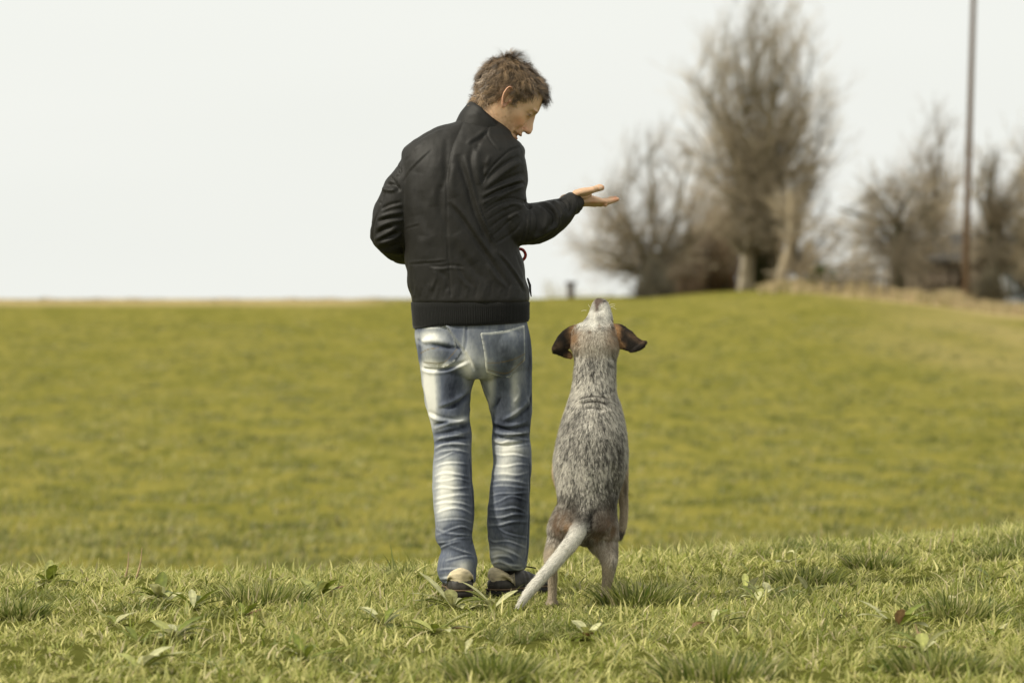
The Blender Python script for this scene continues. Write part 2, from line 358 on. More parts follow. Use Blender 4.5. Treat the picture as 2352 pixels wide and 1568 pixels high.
drygrass(5000, (-40, 960), (150, 150, 150), .12, 'dry_bank', 'low brown bank on the horizon at the left', 1.5)
# ================================================================ tufts, weeds, stalks near by
def gat(vx, vy):
    "ground point seen at a pixel of the near rise"
    y = 0.
    for _ in range(12):
        p = P(vx, vy, y); z = float(ground_z(np.array([p[0]]), np.array([p[1]]))[0]); y = float(np.clip((.989-z)*FPX/(vy-680)-12.6, -5, 6))
    p = P(vx, vy, y); p[2] = float(ground_z(np.array([p[0]]), np.array([p[1]]))[0]); return p
TUFTS = [(600, 1312, .075, .12, 'tall pale-tipped grass tuft on the skyline of the rise, left of the man'), (600, 1385, .095, .16, 'wide dark green grass tuft left of the man\'s left shoe'),
 (1465, 1392, .11, .13, 'tall dark grass tuft right beside the dog\'s right hind leg'), (1850, 1345, .09, .11, 'spiky dark grass tuft in the middle of the right foreground'),
 (2010, 1305, .08, .11, 'grass tuft leaning right beneath the bent dry stalk'), (2195, 1420, .105, .15, 'broad dark grass tuft nearest the right edge of the picture'),
 (2300, 1290, .08, .10, 'small dark tuft at the right edge, high on the rise'), (30, 1420, .085, .10, 'dark grass tuft at the left edge of the picture'),
 (1650, 1560, .10, .16, 'blurred dark grass tuft at the bottom edge, centre right'), (1130, 1565, .10, .12, 'blurred green grass tuft at the bottom edge below the man'),
 (2200, 1225, .07, .12, 'low dark tuft on the far right crest of the rise'), (2150, 1550, .10, .14, 'blurred dark grass tuft at the bottom right')]
for vx, vy, hh, rr, lab in TUFTS:
    p = gat(vx, vy); n = 520; a = RNG.uniform(0, 2*pi, n); r = np.sqrt(RNG.random(n))*rr
    x = p[0]+np.cos(a)*r; y = p[1]+np.sin(a)*r*.7
    m_, c_ = blades(np.stack([x, y, ground_z(x, y)-.004], -1)-[p[0], p[1], p[2]], hh*RNG.uniform(.35, 1.1, n), RNG.uniform(.0032, .006, n), a+RNG.normal(.2, .5, n), np.clip(r/rr*.9+RNG.normal(0, .15, n), .05, 1.2), grass_cols(n, np.clip(RNG.normal(.62, .22, n), 0, 1)))
    o = obj('grass_tuft', m_, gmatb, col=c_, label=lab, category='grass tuft', group='grass tufts on the rise'); o.location = p
leafmat = material('weed_leaf', attr=True, rough=.5, spec=.45, trans=.3, noise_col=(60, .75, 1.2, (1, 1, 1)))
def leaf(L, wd, ang, lift, bend, col, toothed):
    n = 11; t_ = np.linspace(0, 1, n); prof = np.sin(pi*np.clip(t_*.93+.05, 0, 1))**.8*(.35+.65*t_)
    if toothed: prof *= .62+.38*np.abs(np.sin(t_*pi*4.5))
    V = []; cc = []
    for i, s in enumerate(t_):
        el = lift-bend*s; r = L*s; x = r*cos(el*.6); z = L*(s*sin(lift)-bend*.5*s*s)+.004; wv = wd*prof[i]*.5
        for k, dz in ((-1, .25), (-.5, .05), (0, 0), (.5, .05), (1, .25)):
            V.append((x, k*wv, z+dz*wv)); c = col*(1.3 if k == 0 else 1.0)*(1+.1*sin(i*2.1+k)); cc.append(c)
    V = np.array(V); ca, sa = cos(ang), sin(ang); V[:, :2] = V[:, :2]@np.array([[ca, sa], [-sa, ca]])
    return M(V, grid_faces(n, 5, False)), np.array(cc)
WEEDS = [(1040, 1400, .13, 'broad-leaved weed growing in front of the man\'s left shoe'), (1135, 1400, .11, 'broad-leaved weed between the man\'s shoes and the dog\'s tail'),
 (365, 1385, .13, 'upright pale-leaved weed in the left foreground'), (445, 1400, .10, 'low leafy weed just right of the upright pale-leaved one'), (110, 1345, .12, 'yellow-green leafy weed near the left edge, high on the rise'),
 (735, 1375, .11, 'dark leafy weed halfway between the left tuft and the man'), (400, 1470, .13, 'blurred rosette of pale leaves low in the left foreground'), (320, 1545, .13, 'dark green weed at the bottom edge, left'),
 (700, 1520, .12, 'blurred pale weed at the bottom, left of the man'), (1640, 1440, .10, 'pale torn-leaved weed right of the dog'), (2060, 1450, .13, 'dark round-leaved weed with pale leaves beside it, lower right'),
 (2280, 1335, .10, 'weed with one upright oval leaf at the right'), (1860, 1370, .09, 'small weed at the foot of the spiky tuft'), (1000, 1460, .11, 'weed with a brown leaf in front of the man'), (1350, 1470, .10, 'flat pale weed in front of the dog'),
 (20, 1320, .10, 'weed with a folded pale leaf at the left edge'), (880, 1440, .10, 'weed with one dark upright leaf left of centre'), (560, 1420, .08, 'tiny pale-leaved weed below the wide dark tuft'), (1740, 1385, .09, 'crinkled weed left of the spiky tuft'),
 (2120, 1500, .11, 'blurred weed at the lower right between two tufts')]
for i, (vx, vy, L, lab) in enumerate(WEEDS):
    p = gat(vx, vy); root = thing('weed', lab, 'weed', p, 'broad-leaved weeds in the grass')
    for k in range(RNG.integers(9, 15)):
        c = [np.array([.52, .51, .26]), np.array([.16, .19, .025]), np.array([.36, .37, .11])][RNG.integers(0, 3)]*RNG.uniform(.8, 1.15)
        if RNG.random() < .03: c = np.array([.25, .15, .07])
        m_, c_ = leaf(L*RNG.uniform(.5, 1.15), L*RNG.uniform(.28, .50), RNG.uniform(0, 2*pi), RNG.uniform(.35, 1.35), RNG.uniform(.3, 1.2), c, RNG.random() < .55)
        m_.V += p; obj('leaf', m_, leafmat, root, col=c_)
for i in range(34):
    y_ = RNG.uniform(-3.4, 1.6); x_ = RNG.uniform(-1, 1)*(y_+12.6)*.133
    if any(((x_-fx)/(rx+.05))**2+((y_-fy)/(ry+.05))**2 < 1 for fx, fy, rx, ry in FOOT) or y_ > edge(x_): continue
    p = np.array([x_, y_, float(ground_z(np.array([x_]), np.array([y_]))[0])]); L = RNG.uniform(.06, .105)
    root = thing('weed', 'one of the many small leafy weeds scattered through the short grass', 'weed', p, 'small weeds scattered in the grass')
    for k in range(RNG.integers(5, 10)):
        c = [np.array([.50, .48, .24]), np.array([.18, .21, .035]), np.array([.34, .35, .10])][RNG.integers(0, 3)]*RNG.uniform(.8, 1.15)
        m_, c_ = leaf(L*RNG.uniform(.5, 1.0), L*RNG.uniform(.3, .5), RNG.uniform(0, 2*pi), RNG.uniform(.3, 1.2), RNG.uniform(.3, 1.1), c, RNG.random() < .4)
        m_.V += p; obj('leaf', m_, leafmat, root, col=c_)
stalkmat = material('dry_stalk', (.42, .30, .17), .8, .2, noise_col=(40, .7, 1.2, (1, 1, 1)))
for vx, vy, top, tvx, lab in ((288, 1325, 1268, 295, 'thin brown dry stalk, left of a pair on the crest'), (314, 1325, 1258, 326, 'thicker tan dry stalk, right of a pair on the crest'),
                              (2012, 1290, 1255, 2045, 'dry bent stalk lying over the grass at the right'), (1886, 1235, 1200, 1886, 'short upright dry stalk on the right crest'), (2182, 1255, 1222, 2190, 'pale dead blade standing at the far right'), (2108, 1478, 1432, 2102, 'brown stalk beside the dark round-leaved weed')):
    p = gat(vx, vy); q = P(tvx, top, p[1]); q2 = (p+q)/2+[.004, 0, 0]
    C_ = catmull([p, q2, q], 4); r = np.linspace(.004, .0012, len(C_)); obj('dry_stalk', tube3(C_, r, r, 6), stalkmat, label=lab, category='stalk', group='dry stalks')
# ================================================================ background: trees, pole, barn, fence
def segs_mesh(A, B, ra, rb, n=3):
    A = np.asarray(A); B = np.asarray(B); T = B-A; L = np.linalg.norm(T, axis=1, keepdims=True); T = T/np.maximum(L, 1e-9)
    ref = np.where(abs(T[:, 2:3]) > .9, [[1., 0, 0]], [[0, 0, 1.]]); N = np.cross(T, ref); N /= np.linalg.norm(N, axis=1, keepdims=True); Bn = np.cross(T, N)
    V = []
    for c, r in ((A, ra), (B, rb)):
        for k in range(n):
            a = 2*pi*k/n; V.append(c+(N*cos(a)+Bn*sin(a))*np.asarray(r)[:, None])
    V = np.stack(V, 1).reshape(-1, 3); b = (np.arange(len(A))*2*n)[:, None]
    q = np.concatenate([b+np.array([k, (k+1) % n, n+(k+1) % n, n+k])[None] for k in range(n)], 0)
    return M(V, q)
bark = material('bark', attr=True, rough=.9, spec=.2, noise_col=(3, .7, 1.25, (1, 1, .3)))
twigm = material('twigs', attr=True, rough=.9, spec=.1)
def envelope(poly):
    "poly: (height fraction 0..1, left px, right px) of the crown outline"
    poly = np.array(poly, float); return lambda hh: (np.interp(hh, poly[:, 0], poly[:, 1]), np.interp(hh, poly[:, 0], poly[:, 2]))
def bare_tree(name, label, cat, dist, stems, env, topvy, basevy, ntw, tcol, bcol, seed, up=1.0, rtw=.011, group='bare trees along the field', levels=(9, 5)):
    """stems: list of polylines in photo px with radii in m ((vx,vy,r),...). Limbs leave the stems towards random
    targets inside the crown outline, branch, and end in sprays of twigs."""
    vxr = stems[0][0][0]; ntw = int(ntw*(.55 if dist < 150 or dist > 157 or basevy == 668 and topvy > 100 or basevy == 674 else .8)*(1-.35*(vxr > 2100))); R = np.random.default_rng(seed); y0 = dist+CAM[1]; s = dist/FPX; depth = (env(.5)[1]-env(.5)[0])*s*.5
    def W(vx, vy, dy=0.): return P(vx, vy, y0+dy)*np.array([1, 1, 1])
    bx_, _, _ = stems[0][0]; zb = float(ground_z(np.array([W(bx_, basevy)[0]]), np.array([y0]))[0])
    root = thing(name, label, cat, (W(bx_, basevy)[0], y0, zb), group)
    trunk = M(); TP = []
    for i, st in enumerate(stems):
        p = catmull(st, 5); C = P(p[:, 0], p[:, 1], np.full(len(p), y0)+np.linspace(0, (i % 3-1)*depth*.3, len(p)))
        C[0, 2] = min(C[0, 2], zb-.1); C[:, :2] += R.normal(0, .02, (len(C), 2)); trunk = trunk+tube3(C, p[:, 2], p[:, 2], 10); TP.append((C, p[:, 2]))
    tk = sstep(2.6, 1.2, trunk.V[:, 2]-zb)[:, None]*(topvy < 0); obj('trunk', trunk, bark, root, col=(np.array(tcol)*(1-tk)+np.array([.42, .36, .27])*tk)*(.8+.4*R.random((len(trunk.V), 1))))
    LA, LB, LRA, LRB = [], [], [], []; tips = []
    def limb(p, q, r0, r1, n=5, wob=.08, sag=0.):
        L = np.linalg.norm(q-p); pts = [p]; off = R.normal(0, wob*L, 3)
        for k in range(1, n+1):
            t_ = k/n; m_ = p+(q-p)*t_+off*sin(pi*t_)+np.array([0, 0, up*.12*L*(t_*t_-t_)])+R.normal(0, .012*L, 3)
            pts.append(m_)
        rr = np.linspace(r0, r1, n+1)
        for k in range(n): LA.append(pts[k]); LB.append(pts[k+1]); LRA.append(rr[k]); LRB.append(rr[k+1])
        return pts
    def rnd_target(lo=0.):
        hh = lo+(1-lo)*R.beta(1.15, 1.6); l, r_ = env(hh); u = R.beta(1.1, 1.1); vx = l+(r_-l)*u; vy = basevy+(topvy-basevy)*hh
        return W(vx, vy, R.uniform(-1, 1)*depth*math.sqrt(max(0, 1-(2*u-1)**2)))
    mains = []; zt0 = W(0, topvy)[2]; H_ = zt0-zb
    for _ in range(levels[0]*3):
        tgt = rnd_target(.12); C, rr = TP[R.integers(len(TP))]
        off = abs(tgt[0]-C[len(C)//2][0])+abs(tgt[1]-C[len(C)//2][1])
        zs = tgt[2]-off*R.uniform(.5, 1.3)*up-R.uniform(.02, .12)*H_; k = int(np.argmin(abs(C[:, 2]-max(zs, C[len(C)//5][2])))); k = min(k, len(C)-2)
        mains.append(limb(C[k], tgt, max(.022, rr[k]*.5), .010, 8, .07))
    subs = []
    for pts in mains:
        for _ in range(levels[1]):
            k = R.integers(2, len(pts)-1); p = pts[k]; dr = pts[k+1]-pts[k]; dr = dr/np.linalg.norm(dr); L = R.uniform(.5, 1.6)*(.5+depth*.18)
            d = dr*.9+R.normal(0, .55, 3)+np.array([0, 0, .30*up]); d = d/np.linalg.norm(d)*L
            subs.append(limb(p, p+d, .014, .006, 4))
    SP, SD = [], []
    for pts in subs+mains:
        for k in range(1, len(pts)): SP.append(pts[k]); SD.append(pts[k]-pts[k-1])
    SP = np.array(SP); SD = np.array(SD); SD /= np.linalg.norm(SD, axis=1, keepdims=True)
    k = R.integers(0, len(SP), ntw); A = SP[k]+R.normal(0, .05, (ntw, 3)); d = SD[k]*.8+R.normal(0, .48, (ntw, 3)); d[:, 2] += .30*up; d /= np.linalg.norm(d, axis=1, keepdims=True)
    L = R.uniform(.25, .75, (ntw, 1))*(.5+depth*.16); B = A+d*L+R.normal(0, .03, (ntw, 3)); C2 = B+(d*.8+R.normal(0, .25, (ntw, 3)))*L*.8
    D2 = B+(d*.7+R.normal(0, .4, (ntw, 3)))*L*.7
    n = len(A)
    r1 = np.full(n, rtw*1.2); r2 = np.full(n, rtw*.8); r3 = np.full(n, rtw*.35)
    cr_ = segs_mesh(np.vstack([A, B, B]), np.vstack([B, C2, D2]), np.concatenate([r1, r2, r2]), np.concatenate([r2, r3, r3]))
    cxx = (bx_+0); rr_ = np.clip(abs(C2[:, 0]-np.median(C2[:, 0]))/max(depth, .3), 0, 1)[:, None]; c = np.repeat(np.tile(R.uniform(.75, 1.25, (n, 1))*(.72+.75*rr_), (3, 1)), 6, 0)*bcol  # twigs paler outward: sky glow through sparse crown edges put into the colour
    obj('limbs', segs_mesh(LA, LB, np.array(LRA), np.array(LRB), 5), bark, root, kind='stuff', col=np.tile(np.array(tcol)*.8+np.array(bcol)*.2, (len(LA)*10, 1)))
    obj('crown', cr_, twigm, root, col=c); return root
TW = np.array([.37, .31, .22]); TG = np.array([.16, .145, .075]); DK = np.array([.05, .05, .03]); PT = np.array([.36, .30, .21]); LW = np.array([.38, .32, .25])
bare_tree('bare_tree', 'spreading many-stemmed bare tree at the left end of the row, above the dog', 'tree', 152,
    [[(1495, 676, .24), (1488, 600, .15), (1445, 520, .08), (1395, 430, .03)], [(1495, 676, .18), (1500, 560, .11), (1498, 450, .07), (1490, 350, .03)], [(1500, 676, .18), (1530, 560, .11), (1565, 440, .06), (1590, 340, .03)],
     [(1490, 640, .10), (1430, 600, .06), (1350, 560, .02)], [(1500, 640, .10), (1545, 600, .06), (1600, 540, .02)], [(1492, 620, .10), (1430, 540, .06), (1370, 470, .02)]],
    envelope([(0, 1440, 1560), (.08, 1330, 1560), (.2, 1306, 1580), (.41, 1318, 1640), (.70, 1375, 1655), (.91, 1430, 1620), (1, 1470, 1600)]), 315, 676, 4000, TG*.6, LW, 1, up=.65, levels=(26, 4), rtw=.007)
bare_tree('bare_tree', 'tallest bare tree, a fan of upright branches on a pale slanting trunk', 'tree', 156,
    [[(1706, 668, .22), (1712, 600, .19), (1722, 520, .17), (1732, 420, .13), (1722, 300, .09), (1700, 180, .05), (1680, 90, .02)], [(1722, 530, .14), (1760, 400, .13), (1772, 280, .10), (1775, 140, .05), (1780, 30, .02)],
     [(1716, 560, .10), (1775, 430, .10), (1820, 330, .07), (1860, 210, .03)], [(1724, 500, .09), (1695, 400, .08), (1655, 300, .04), (1620, 220, .02)]],
    envelope([(0, 1690, 1735), (.12, 1670, 1800), (.235, 1640, 1860), (.38, 1585, 1910), (.49, 1565, 1955), (.67, 1572, 1941), (.74, 1600, 1900), (.9, 1655, 1870), (1, 1690, 1830)]), -40, 668, 8600, TG*.55, TW*1.1, 2, up=1.05, levels=(85, 4), rtw=.0078)
bare_tree('bare_tree', 'thin dark-stemmed bare tree right of the tallest one', 'tree', 158,
    [[(1846, 662, .13), (1828, 600, .11), (1832, 520, .09), (1845, 440, .05), (1870, 370, .03)]],
    envelope([(0, 1820, 1860), (.3, 1800, 1930), (.6, 1790, 1960), (.85, 1810, 1940), (1, 1850, 1890)]), 380, 662, 1600, DK*1.4, TW, 3, levels=(8, 5), rtw=.009)
bare_tree('bare_tree', 'pale tree with forked stems meeting like an upside-down V', 'tree', 150,
    [[(1792, 664, .22), (1800, 610, .2), (1812, 580, .16), (1816, 500, .1), (1812, 440, .05)], [(1845, 664, .17), (1828, 610, .16), (1814, 580, .15), (1822, 520, .06)]],
    envelope([(0, 1790, 1850), (.4, 1780, 1860), (.8, 1780, 1860), (1, 1800, 1840)]), 430, 664, 700, PT, PT, 4, levels=(4, 4), rtw=.010)
bare_tree('bare_tree', 'gnarled fruit tree with one long arm arching to the left', 'tree', 153,
    [[(2060, 668, .34), (2062, 610, .27), (2062, 560, .24), (2066, 500, .12), (2090, 440, .05)], [(2060, 580, .17), (2040, 545, .12), (2005, 505, .10), (1960, 490, .06), (1925, 480, .03)], [(2064, 570, .16), (2095, 520, .09), (2130, 470, .05)], [(2062, 540, .1), (2040, 480, .06), (2010, 440, .03)]],
    envelope([(0, 2040, 2085), (.25, 2000, 2110), (.4, 1885, 2180), (.6, 1870, 2225), (.8, 1920, 2215), (1, 2000, 2140)]), 400, 668, 3700, DK*1.0, TW, 5, up=.35, levels=(14, 7), rtw=.0095)
bare_tree('bare_tree', 'tall thin-twigged bare tree behind the fruit tree, left of the pole', 'tree', 176,
    [[(2140, 668, .2), (2142, 560, .14), (2150, 440, .08), (2165, 330, .03)], [(2141, 560, .1), (2110, 460, .06), (2090, 380, .03)]],
    envelope([(0, 2130, 2150), (.35, 2060, 2230), (.6, 2040, 2240), (.85, 2070, 2230), (1, 2130, 2200)]), 255, 668, 4600, TG*.6, LW*.95, 6, up=1.3, levels=(16, 6), rtw=.009)
bare_tree('bare_tree', 'dark-trunked bare tree right of the pole', 'tree', 152,
    [[(2285, 674, .30), (2283, 620, .25), (2280, 540, .18), (2275, 440, .1), (2290, 350, .04)], [(2282, 560, .14), (2310, 470, .08), (2340, 400, .04)], [(2280, 540, .1), (2250, 470, .06), (2235, 410, .03)]],
    envelope([(0, 2265, 2305), (.3, 2225, 2370), (.6, 2225, 2400), (.85, 2240, 2390), (1, 2280, 2350)]), 325, 674, 4800, DK*.9, TW*.85, 7, levels=(16, 7), rtw=.0095)
bare_tree('bare_tree', 'bare tree cut off by the right edge of the picture', 'tree', 160,
    [[(2395, 676, .3), (2390, 560, .2), (2380, 430, .1), (2370, 320, .03)]],
    envelope([(0, 2380, 2410), (.3, 2310, 2480), (.6, 2300, 2500), (.85, 2320, 2480), (1, 2350, 2430)]), 290, 676, 4200, DK*1.5, TW, 8, levels=(14, 6), rtw=.009)
def thicket(name, label, cat, dist, env, topvy, basevy, n, cols, seed, rt=.02, leafy=0, group='bushes below the trees'):
    n = int(n*.55); cols = np.array(cols)*(1.0 if leafy or 'hedge' in name else 1.75); R = np.random.default_rng(seed); y0 = dist+CAM[1]; hh = R.beta(1.2, 1.5, n); l, r_ = env(hh); u = np.clip(R.normal(.5, .24, n), -.1, 1.1); vx = l+(r_-l)*u; vy = basevy+(topvy-basevy)*hh
    dep = (r_-l)*dist/FPX*.4; B = P(vx, vy, y0+dep*R.uniform(-1, 1, n)); bcx = (env(0)[0]+env(0)[1])/2
    bc = P(bcx, basevy, y0); zb = float(ground_z(np.array([bc[0]]), np.array([y0]))[0]); root = thing(name, label, cat, (bc[0], y0, zb), group)
    A = np.stack([bc[0]+(B[:, 0]-bc[0])*.85, y0+(B[:, 1]-y0)*.6, np.full(n, zb-.1)+(B[:, 2]-zb)*R.uniform(0, .6, n)], -1)
    mid = (A+B)/2+R.normal(0, .12, (n, 3)); r = R.uniform(.5, 1.2, n)*rt
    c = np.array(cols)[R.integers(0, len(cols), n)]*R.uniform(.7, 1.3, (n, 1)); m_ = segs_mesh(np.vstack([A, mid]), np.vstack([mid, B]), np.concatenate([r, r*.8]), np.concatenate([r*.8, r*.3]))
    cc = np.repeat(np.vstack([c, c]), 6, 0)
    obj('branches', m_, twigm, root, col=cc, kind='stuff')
    if leafy:
        k = R.integers(0, n, leafy); p = B[k]+R.normal(0, .14, (leafy, 3)); a = R.normal(0, 1, (leafy, 3)); a /= np.linalg.norm(a, axis=1, keepdims=True); b = np.cross(a, R.normal(0, 1, (leafy, 3))); b /= np.linalg.norm(b, axis=1, keepdims=True)
        s_ = R.uniform(.04, .09, (leafy, 1)); V = np.stack([p-a*s_, p-b*s_*.6, p+a*s_, p+b*s_*.6], 1).reshape(-1, 3); q = np.arange(leafy*4).reshape(-1, 4)
        obj('foliage', M(V, q), twigm, root, col=np.repeat(c[k], 4, 0)*1.1, kind='stuff')
RB = [(.14, .085, .055), (.19, .12, .08), (.11, .085, .055), (.15, .115, .08)]
thicket('brown_bush', 'tall reddish brown bush left of the tallest tree\'s trunk', 'bush', 161, envelope([(0, 1590, 1700), (.5, 1580, 1700), (.85, 1600, 1700), (1, 1630, 1690)]), 440, 676, 4200, RB, 21, .02)
thicket('brown_bush', 'dull brown bush between the many-stemmed tree and the reddish one', 'bush', 160, envelope([(0, 1520, 1610), (.5, 1530, 1620), (.85, 1560, 1630), (1, 1580, 1620)]), 500, 676, 3000, [(.12, .09, .065), (.15, .11, .08)], 22, .02)
thicket('brown_bush', 'low grey-brown bush round the foot of the many-stemmed tree', 'bush', 150, envelope([(0, 1440, 1550), (.6, 1465, 1540), (1, 1490, 1515)]), 580, 676, 1800, [(.10, .085, .06), (.07, .065, .05)], 23, .02)
thicket('evergreen_bush', 'dark green bush just right of the tallest tree\'s trunk', 'bush', 158, envelope([(0, 1725, 1785), (.6, 1722, 1790), (.9, 1735, 1780), (1, 1745, 1770)]), 545, 672, 1000, [(.05, .055, .018), (.04, .045, .015)], 24, .02, 6000)
thicket('brown_bush', 'brown bush high behind the dark green one', 'bush', 162, envelope([(0, 1720, 1800), (.5, 1725, 1805), (1, 1740, 1790)]), 430, 672, 2600, [(.14, .10, .055), (.17, .11, .07)], 25, .02)
thicket('evergreen_bush', 'small round dark green shrub right of the forked pale stems', 'bush', 152, envelope([(0, 1852, 1915), (.6, 1855, 1912), (1, 1870, 1900)]), 615, 664, 400, [(.07, .08, .03)], 26, .02, 3500)
thicket('evergreen_bush', 'dark sloping conifer mass at the right edge', 'bush', 170, envelope([(0, 2300, 2420), (.3, 2300, 2430), (.7, 2310, 2430), (1, 2345, 2430)]), 470, 640, 900, [(.05, .055, .035)], 27, .02, 6000)
thicket('brown_bush', 'low twiggy scrub between the fruit tree and the pole', 'bush', 154, envelope([(0, 2085, 2215), (.6, 2095, 2210), (1, 2120, 2200)]), 645, 674, 450, [(.12, .10, .07), (.16, .13, .09)], 28, .018)
thicket('brown_bush', 'low twiggy scrub at the right of the dark trunk', 'bush', 150, envelope([(0, 2230, 2320), (.6, 2235, 2315), (1, 2250, 2300)]), 610, 674, 1000, [(.09, .08, .055)], 29, .018)
thicket('distant_hedge', 'faint far-off hedge on the skyline behind the dog\'s nose', 'hedge', 330, envelope([(0, 1215, 1450), (.5, 1220, 1440), (.8, 1235, 1290), (1, 1240, 1270)]), 634, 690, 420, [(.66, .64, .58)], 30, .03, group='hedges')  # very pale twigs: distance haze put into their colour
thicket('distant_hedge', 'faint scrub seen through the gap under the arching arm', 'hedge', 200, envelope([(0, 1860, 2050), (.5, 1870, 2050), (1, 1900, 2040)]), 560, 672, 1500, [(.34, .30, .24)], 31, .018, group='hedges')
# ---- pole
y0 = 149+CAM[1]; pm = material('pole_wood', (.105, .068, .038), .9, .2, noise_col=(5, .6, 1.3, (6, 6, .4)))
zb = float(ground_z(P(2217, 690, y0)[None, 0], np.array([y0]))[0]); C_ = P(np.array([2217, 2221, 2227, 2233, 2239.]), np.array([684, 500, 300, 100, -90.]), y0); C_[0, 2] = zb-.3
rt = thing('utility_pole', 'tall wooden utility pole leaning slightly, near the right edge', 'pole', (C_[0, 0], y0, zb))
obj('shaft', tube3(C_, np.array([.145, .13, .118, .105, .092]), np.array([.145, .13, .118, .105, .092]), 16), pm, rt)
obj('pole_cap', ball(C_[-1]+[0, 0, .03], (.12, .12, .05)), pm, rt)
# ---- far post on the skyline
yp = 152+CAM[1]; p0 = P(1311, 682, yp); p0[2] = float(ground_z(p0[None, 0], np.array([yp]))[0]); pt = P(1311, 652, yp)
dk = material('dark_wood', (.10, .08, .065), .9, .2, noise_col=(4, .7, 1.3, (1, 1, 1)))
rt = thing('gate_post', 'short thick dark post with a cap, on the skyline left of the dog\'s nose', 'post', p0)
obj('shaft', box([p0[0], yp, (p0[2]-.2+pt[2])/2], [.13, .13, (pt[2]-p0[2]+.2)/2]), dk, rt); obj('cap', box([p0[0], yp, pt[2]+.03], [.22, .2, .06]), dk, rt)
# ---- fence
yf = 146+CAM[1]; rt = thing('fence', 'weathered post and rail fence under the arching arm of the fruit tree', 'fence', (P(1960, 672, yf)[0], yf, float(ground_z(P(1960, 672, yf)[None, 0], np.array([yf]))[0])))
fm = material('grey_wood', (.22, .19, .15), .9, .2, noise_col=(3, .7, 1.2, (1, 1, 1)))
for vx in (1900, 1930, 1968, 2005, 2035):
    a = P(vx, 606, yf); z0 = float(ground_z(a[None, 0], np.array([yf]))[0])-.1; obj('post', box([a[0], yf, (a[2]+z0)/2], [.06, .06, (a[2]-z0)/2]), fm, rt)
for vy, in ((612,), (640,)):
    a, b = P(1895, vy, yf-.09), P(2040, vy-2, yf-.09); obj('rail', box((a+b)/2, [(b-a)[0]/2, .025, .05]), fm, rt)
# ---- barn
yb = 172+CAM[1]; sb = (yb-CAM[1])/FPX; rt = thing('barn', 'low weathered barn with a dark pitched roof behind the pole', 'barn', (P(2180, 672, yb)[0], yb, float(ground_z(P(2180, 672, yb)[None, 0], np.array([yb]))[0])))
l, r_ = P(2085, 600, yb)[0], P(2290, 600, yb)[0]; ze, zr = P(0, 602, yb)[2], P(0, 540, yb)[2]; z0 = rt.location.z-.3
rm = material('roof_felt', (.055, .052, .048), .85, .3, noise_col=(2, .7, 1.3, (1, 1, 1))); wm = material('barn_board', (.15, .12, .09), .9, .2, noise_col=(3, .6, 1.3, (8, 8, .5)))
nb_ = 34
for k in range(nb_):
    xa = l+(r_-l)*k/nb_; xb = l+(r_-l)*(k+1)/nb_-.02
    if k in (4, 5, 16) or 19 <= k <= 21: continue
    obj('board', box([(xa+xb)/2, yb+RNG.uniform(-.01, .01), (z0+ze)/2], [(xb-xa)/2, .025, (ze-z0)/2]), wm, rt)
for xx in (l, r_): obj('gable_wall', box([xx, yb+2.2, (z0+ze)/2], [.03, 2.1, (ze-z0)/2]), wm, rt)
obj('back_wall', box([(l+r_)/2, yb+4.35, (z0+ze)/2], [(r_-l)/2, .03, (ze-z0)/2]), wm, rt)
V = np.array([(l-.3, yb-.3, ze), (r_+.3, yb-.3, ze), (r_+.3, yb+2.2, zr), (l-.3, yb+2.2, zr), (l-.3, yb+4.7, ze), (r_+.3, yb+4.7, ze)]); V = np.vstack([V, V+[0, 0, .12]])
obj('roof', M(V, [(0, 3, 2, 1), (3, 4, 5, 2), (6, 7, 8, 9), (9, 8, 11, 10), (0, 1, 7, 6), (4, 10, 11, 5)], []), rm, rt, flat=True)

# ================================================================ the man
man = thing('person', 'man from behind in black jacket and faded jeans, holding an open palm over the dog', 'person', (-.1, 0, 0))
def pc(Q2, cx, cy, rx, ry, rot=0):
    dx, dy = Q2[:, 0]-cx, Q2[:, 1]-cy; c, s_ = cos(radians(rot)), sin(radians(rot))
    return np.exp(-(((dx*c+dy*s_)/rx)**2+((-dx*s_+dy*c)/ry)**2))
# ---------------------------------------------------------------- head, built facing +X, ear canal height = 0
HR = [(.126, .012, -.030, .012, -.008), (.121, .040, -.052, .034, -.010), (.108, .066, -.078, .054, -.012), (.090, .084, -.094, .067, -.012), (.068, .095, -.104, .075, -.014), (.045, .1015, -.109, .078, -.014),
      (.022, .105, -.107, .078, -.012), (.004, .100, -.100, .076, -.008), (-.015, .096, -.090, .073, -.004), (-.035, .096, -.078, .070, .0), (-.055, .097, -.066, .067, .004),
      (-.075, .099, -.048, .062, .010), (-.092, .098, -.025, .056, .018), (-.108, .096, .004, .047, .030), (-.122, .094, .030, .036, .045), (-.131, .084, .048, .022, .062)]
YAW, PIT = radians(7), radians(33)
f0 = np.array([cos(YAW), sin(YAW), 0]); zz_ = np.array([0, 0, 1.]); fw = f0*cos(PIT)-zz_*sin(PIT); upv = f0*sin(PIT)+zz_*cos(PIT); lf = np.cross(upv, fw)
HA = np.stack([fw, lf, upv], 1); HC = P(1160, 227, .05)
def warp(V):
    V = V.copy(); V[:, 0] += .003*sstep(.035, .085, V[:, 0])+.0085*sstep(.035, .085, V[:, 0])*sstep(-.022, .016, V[:, 2]); return V
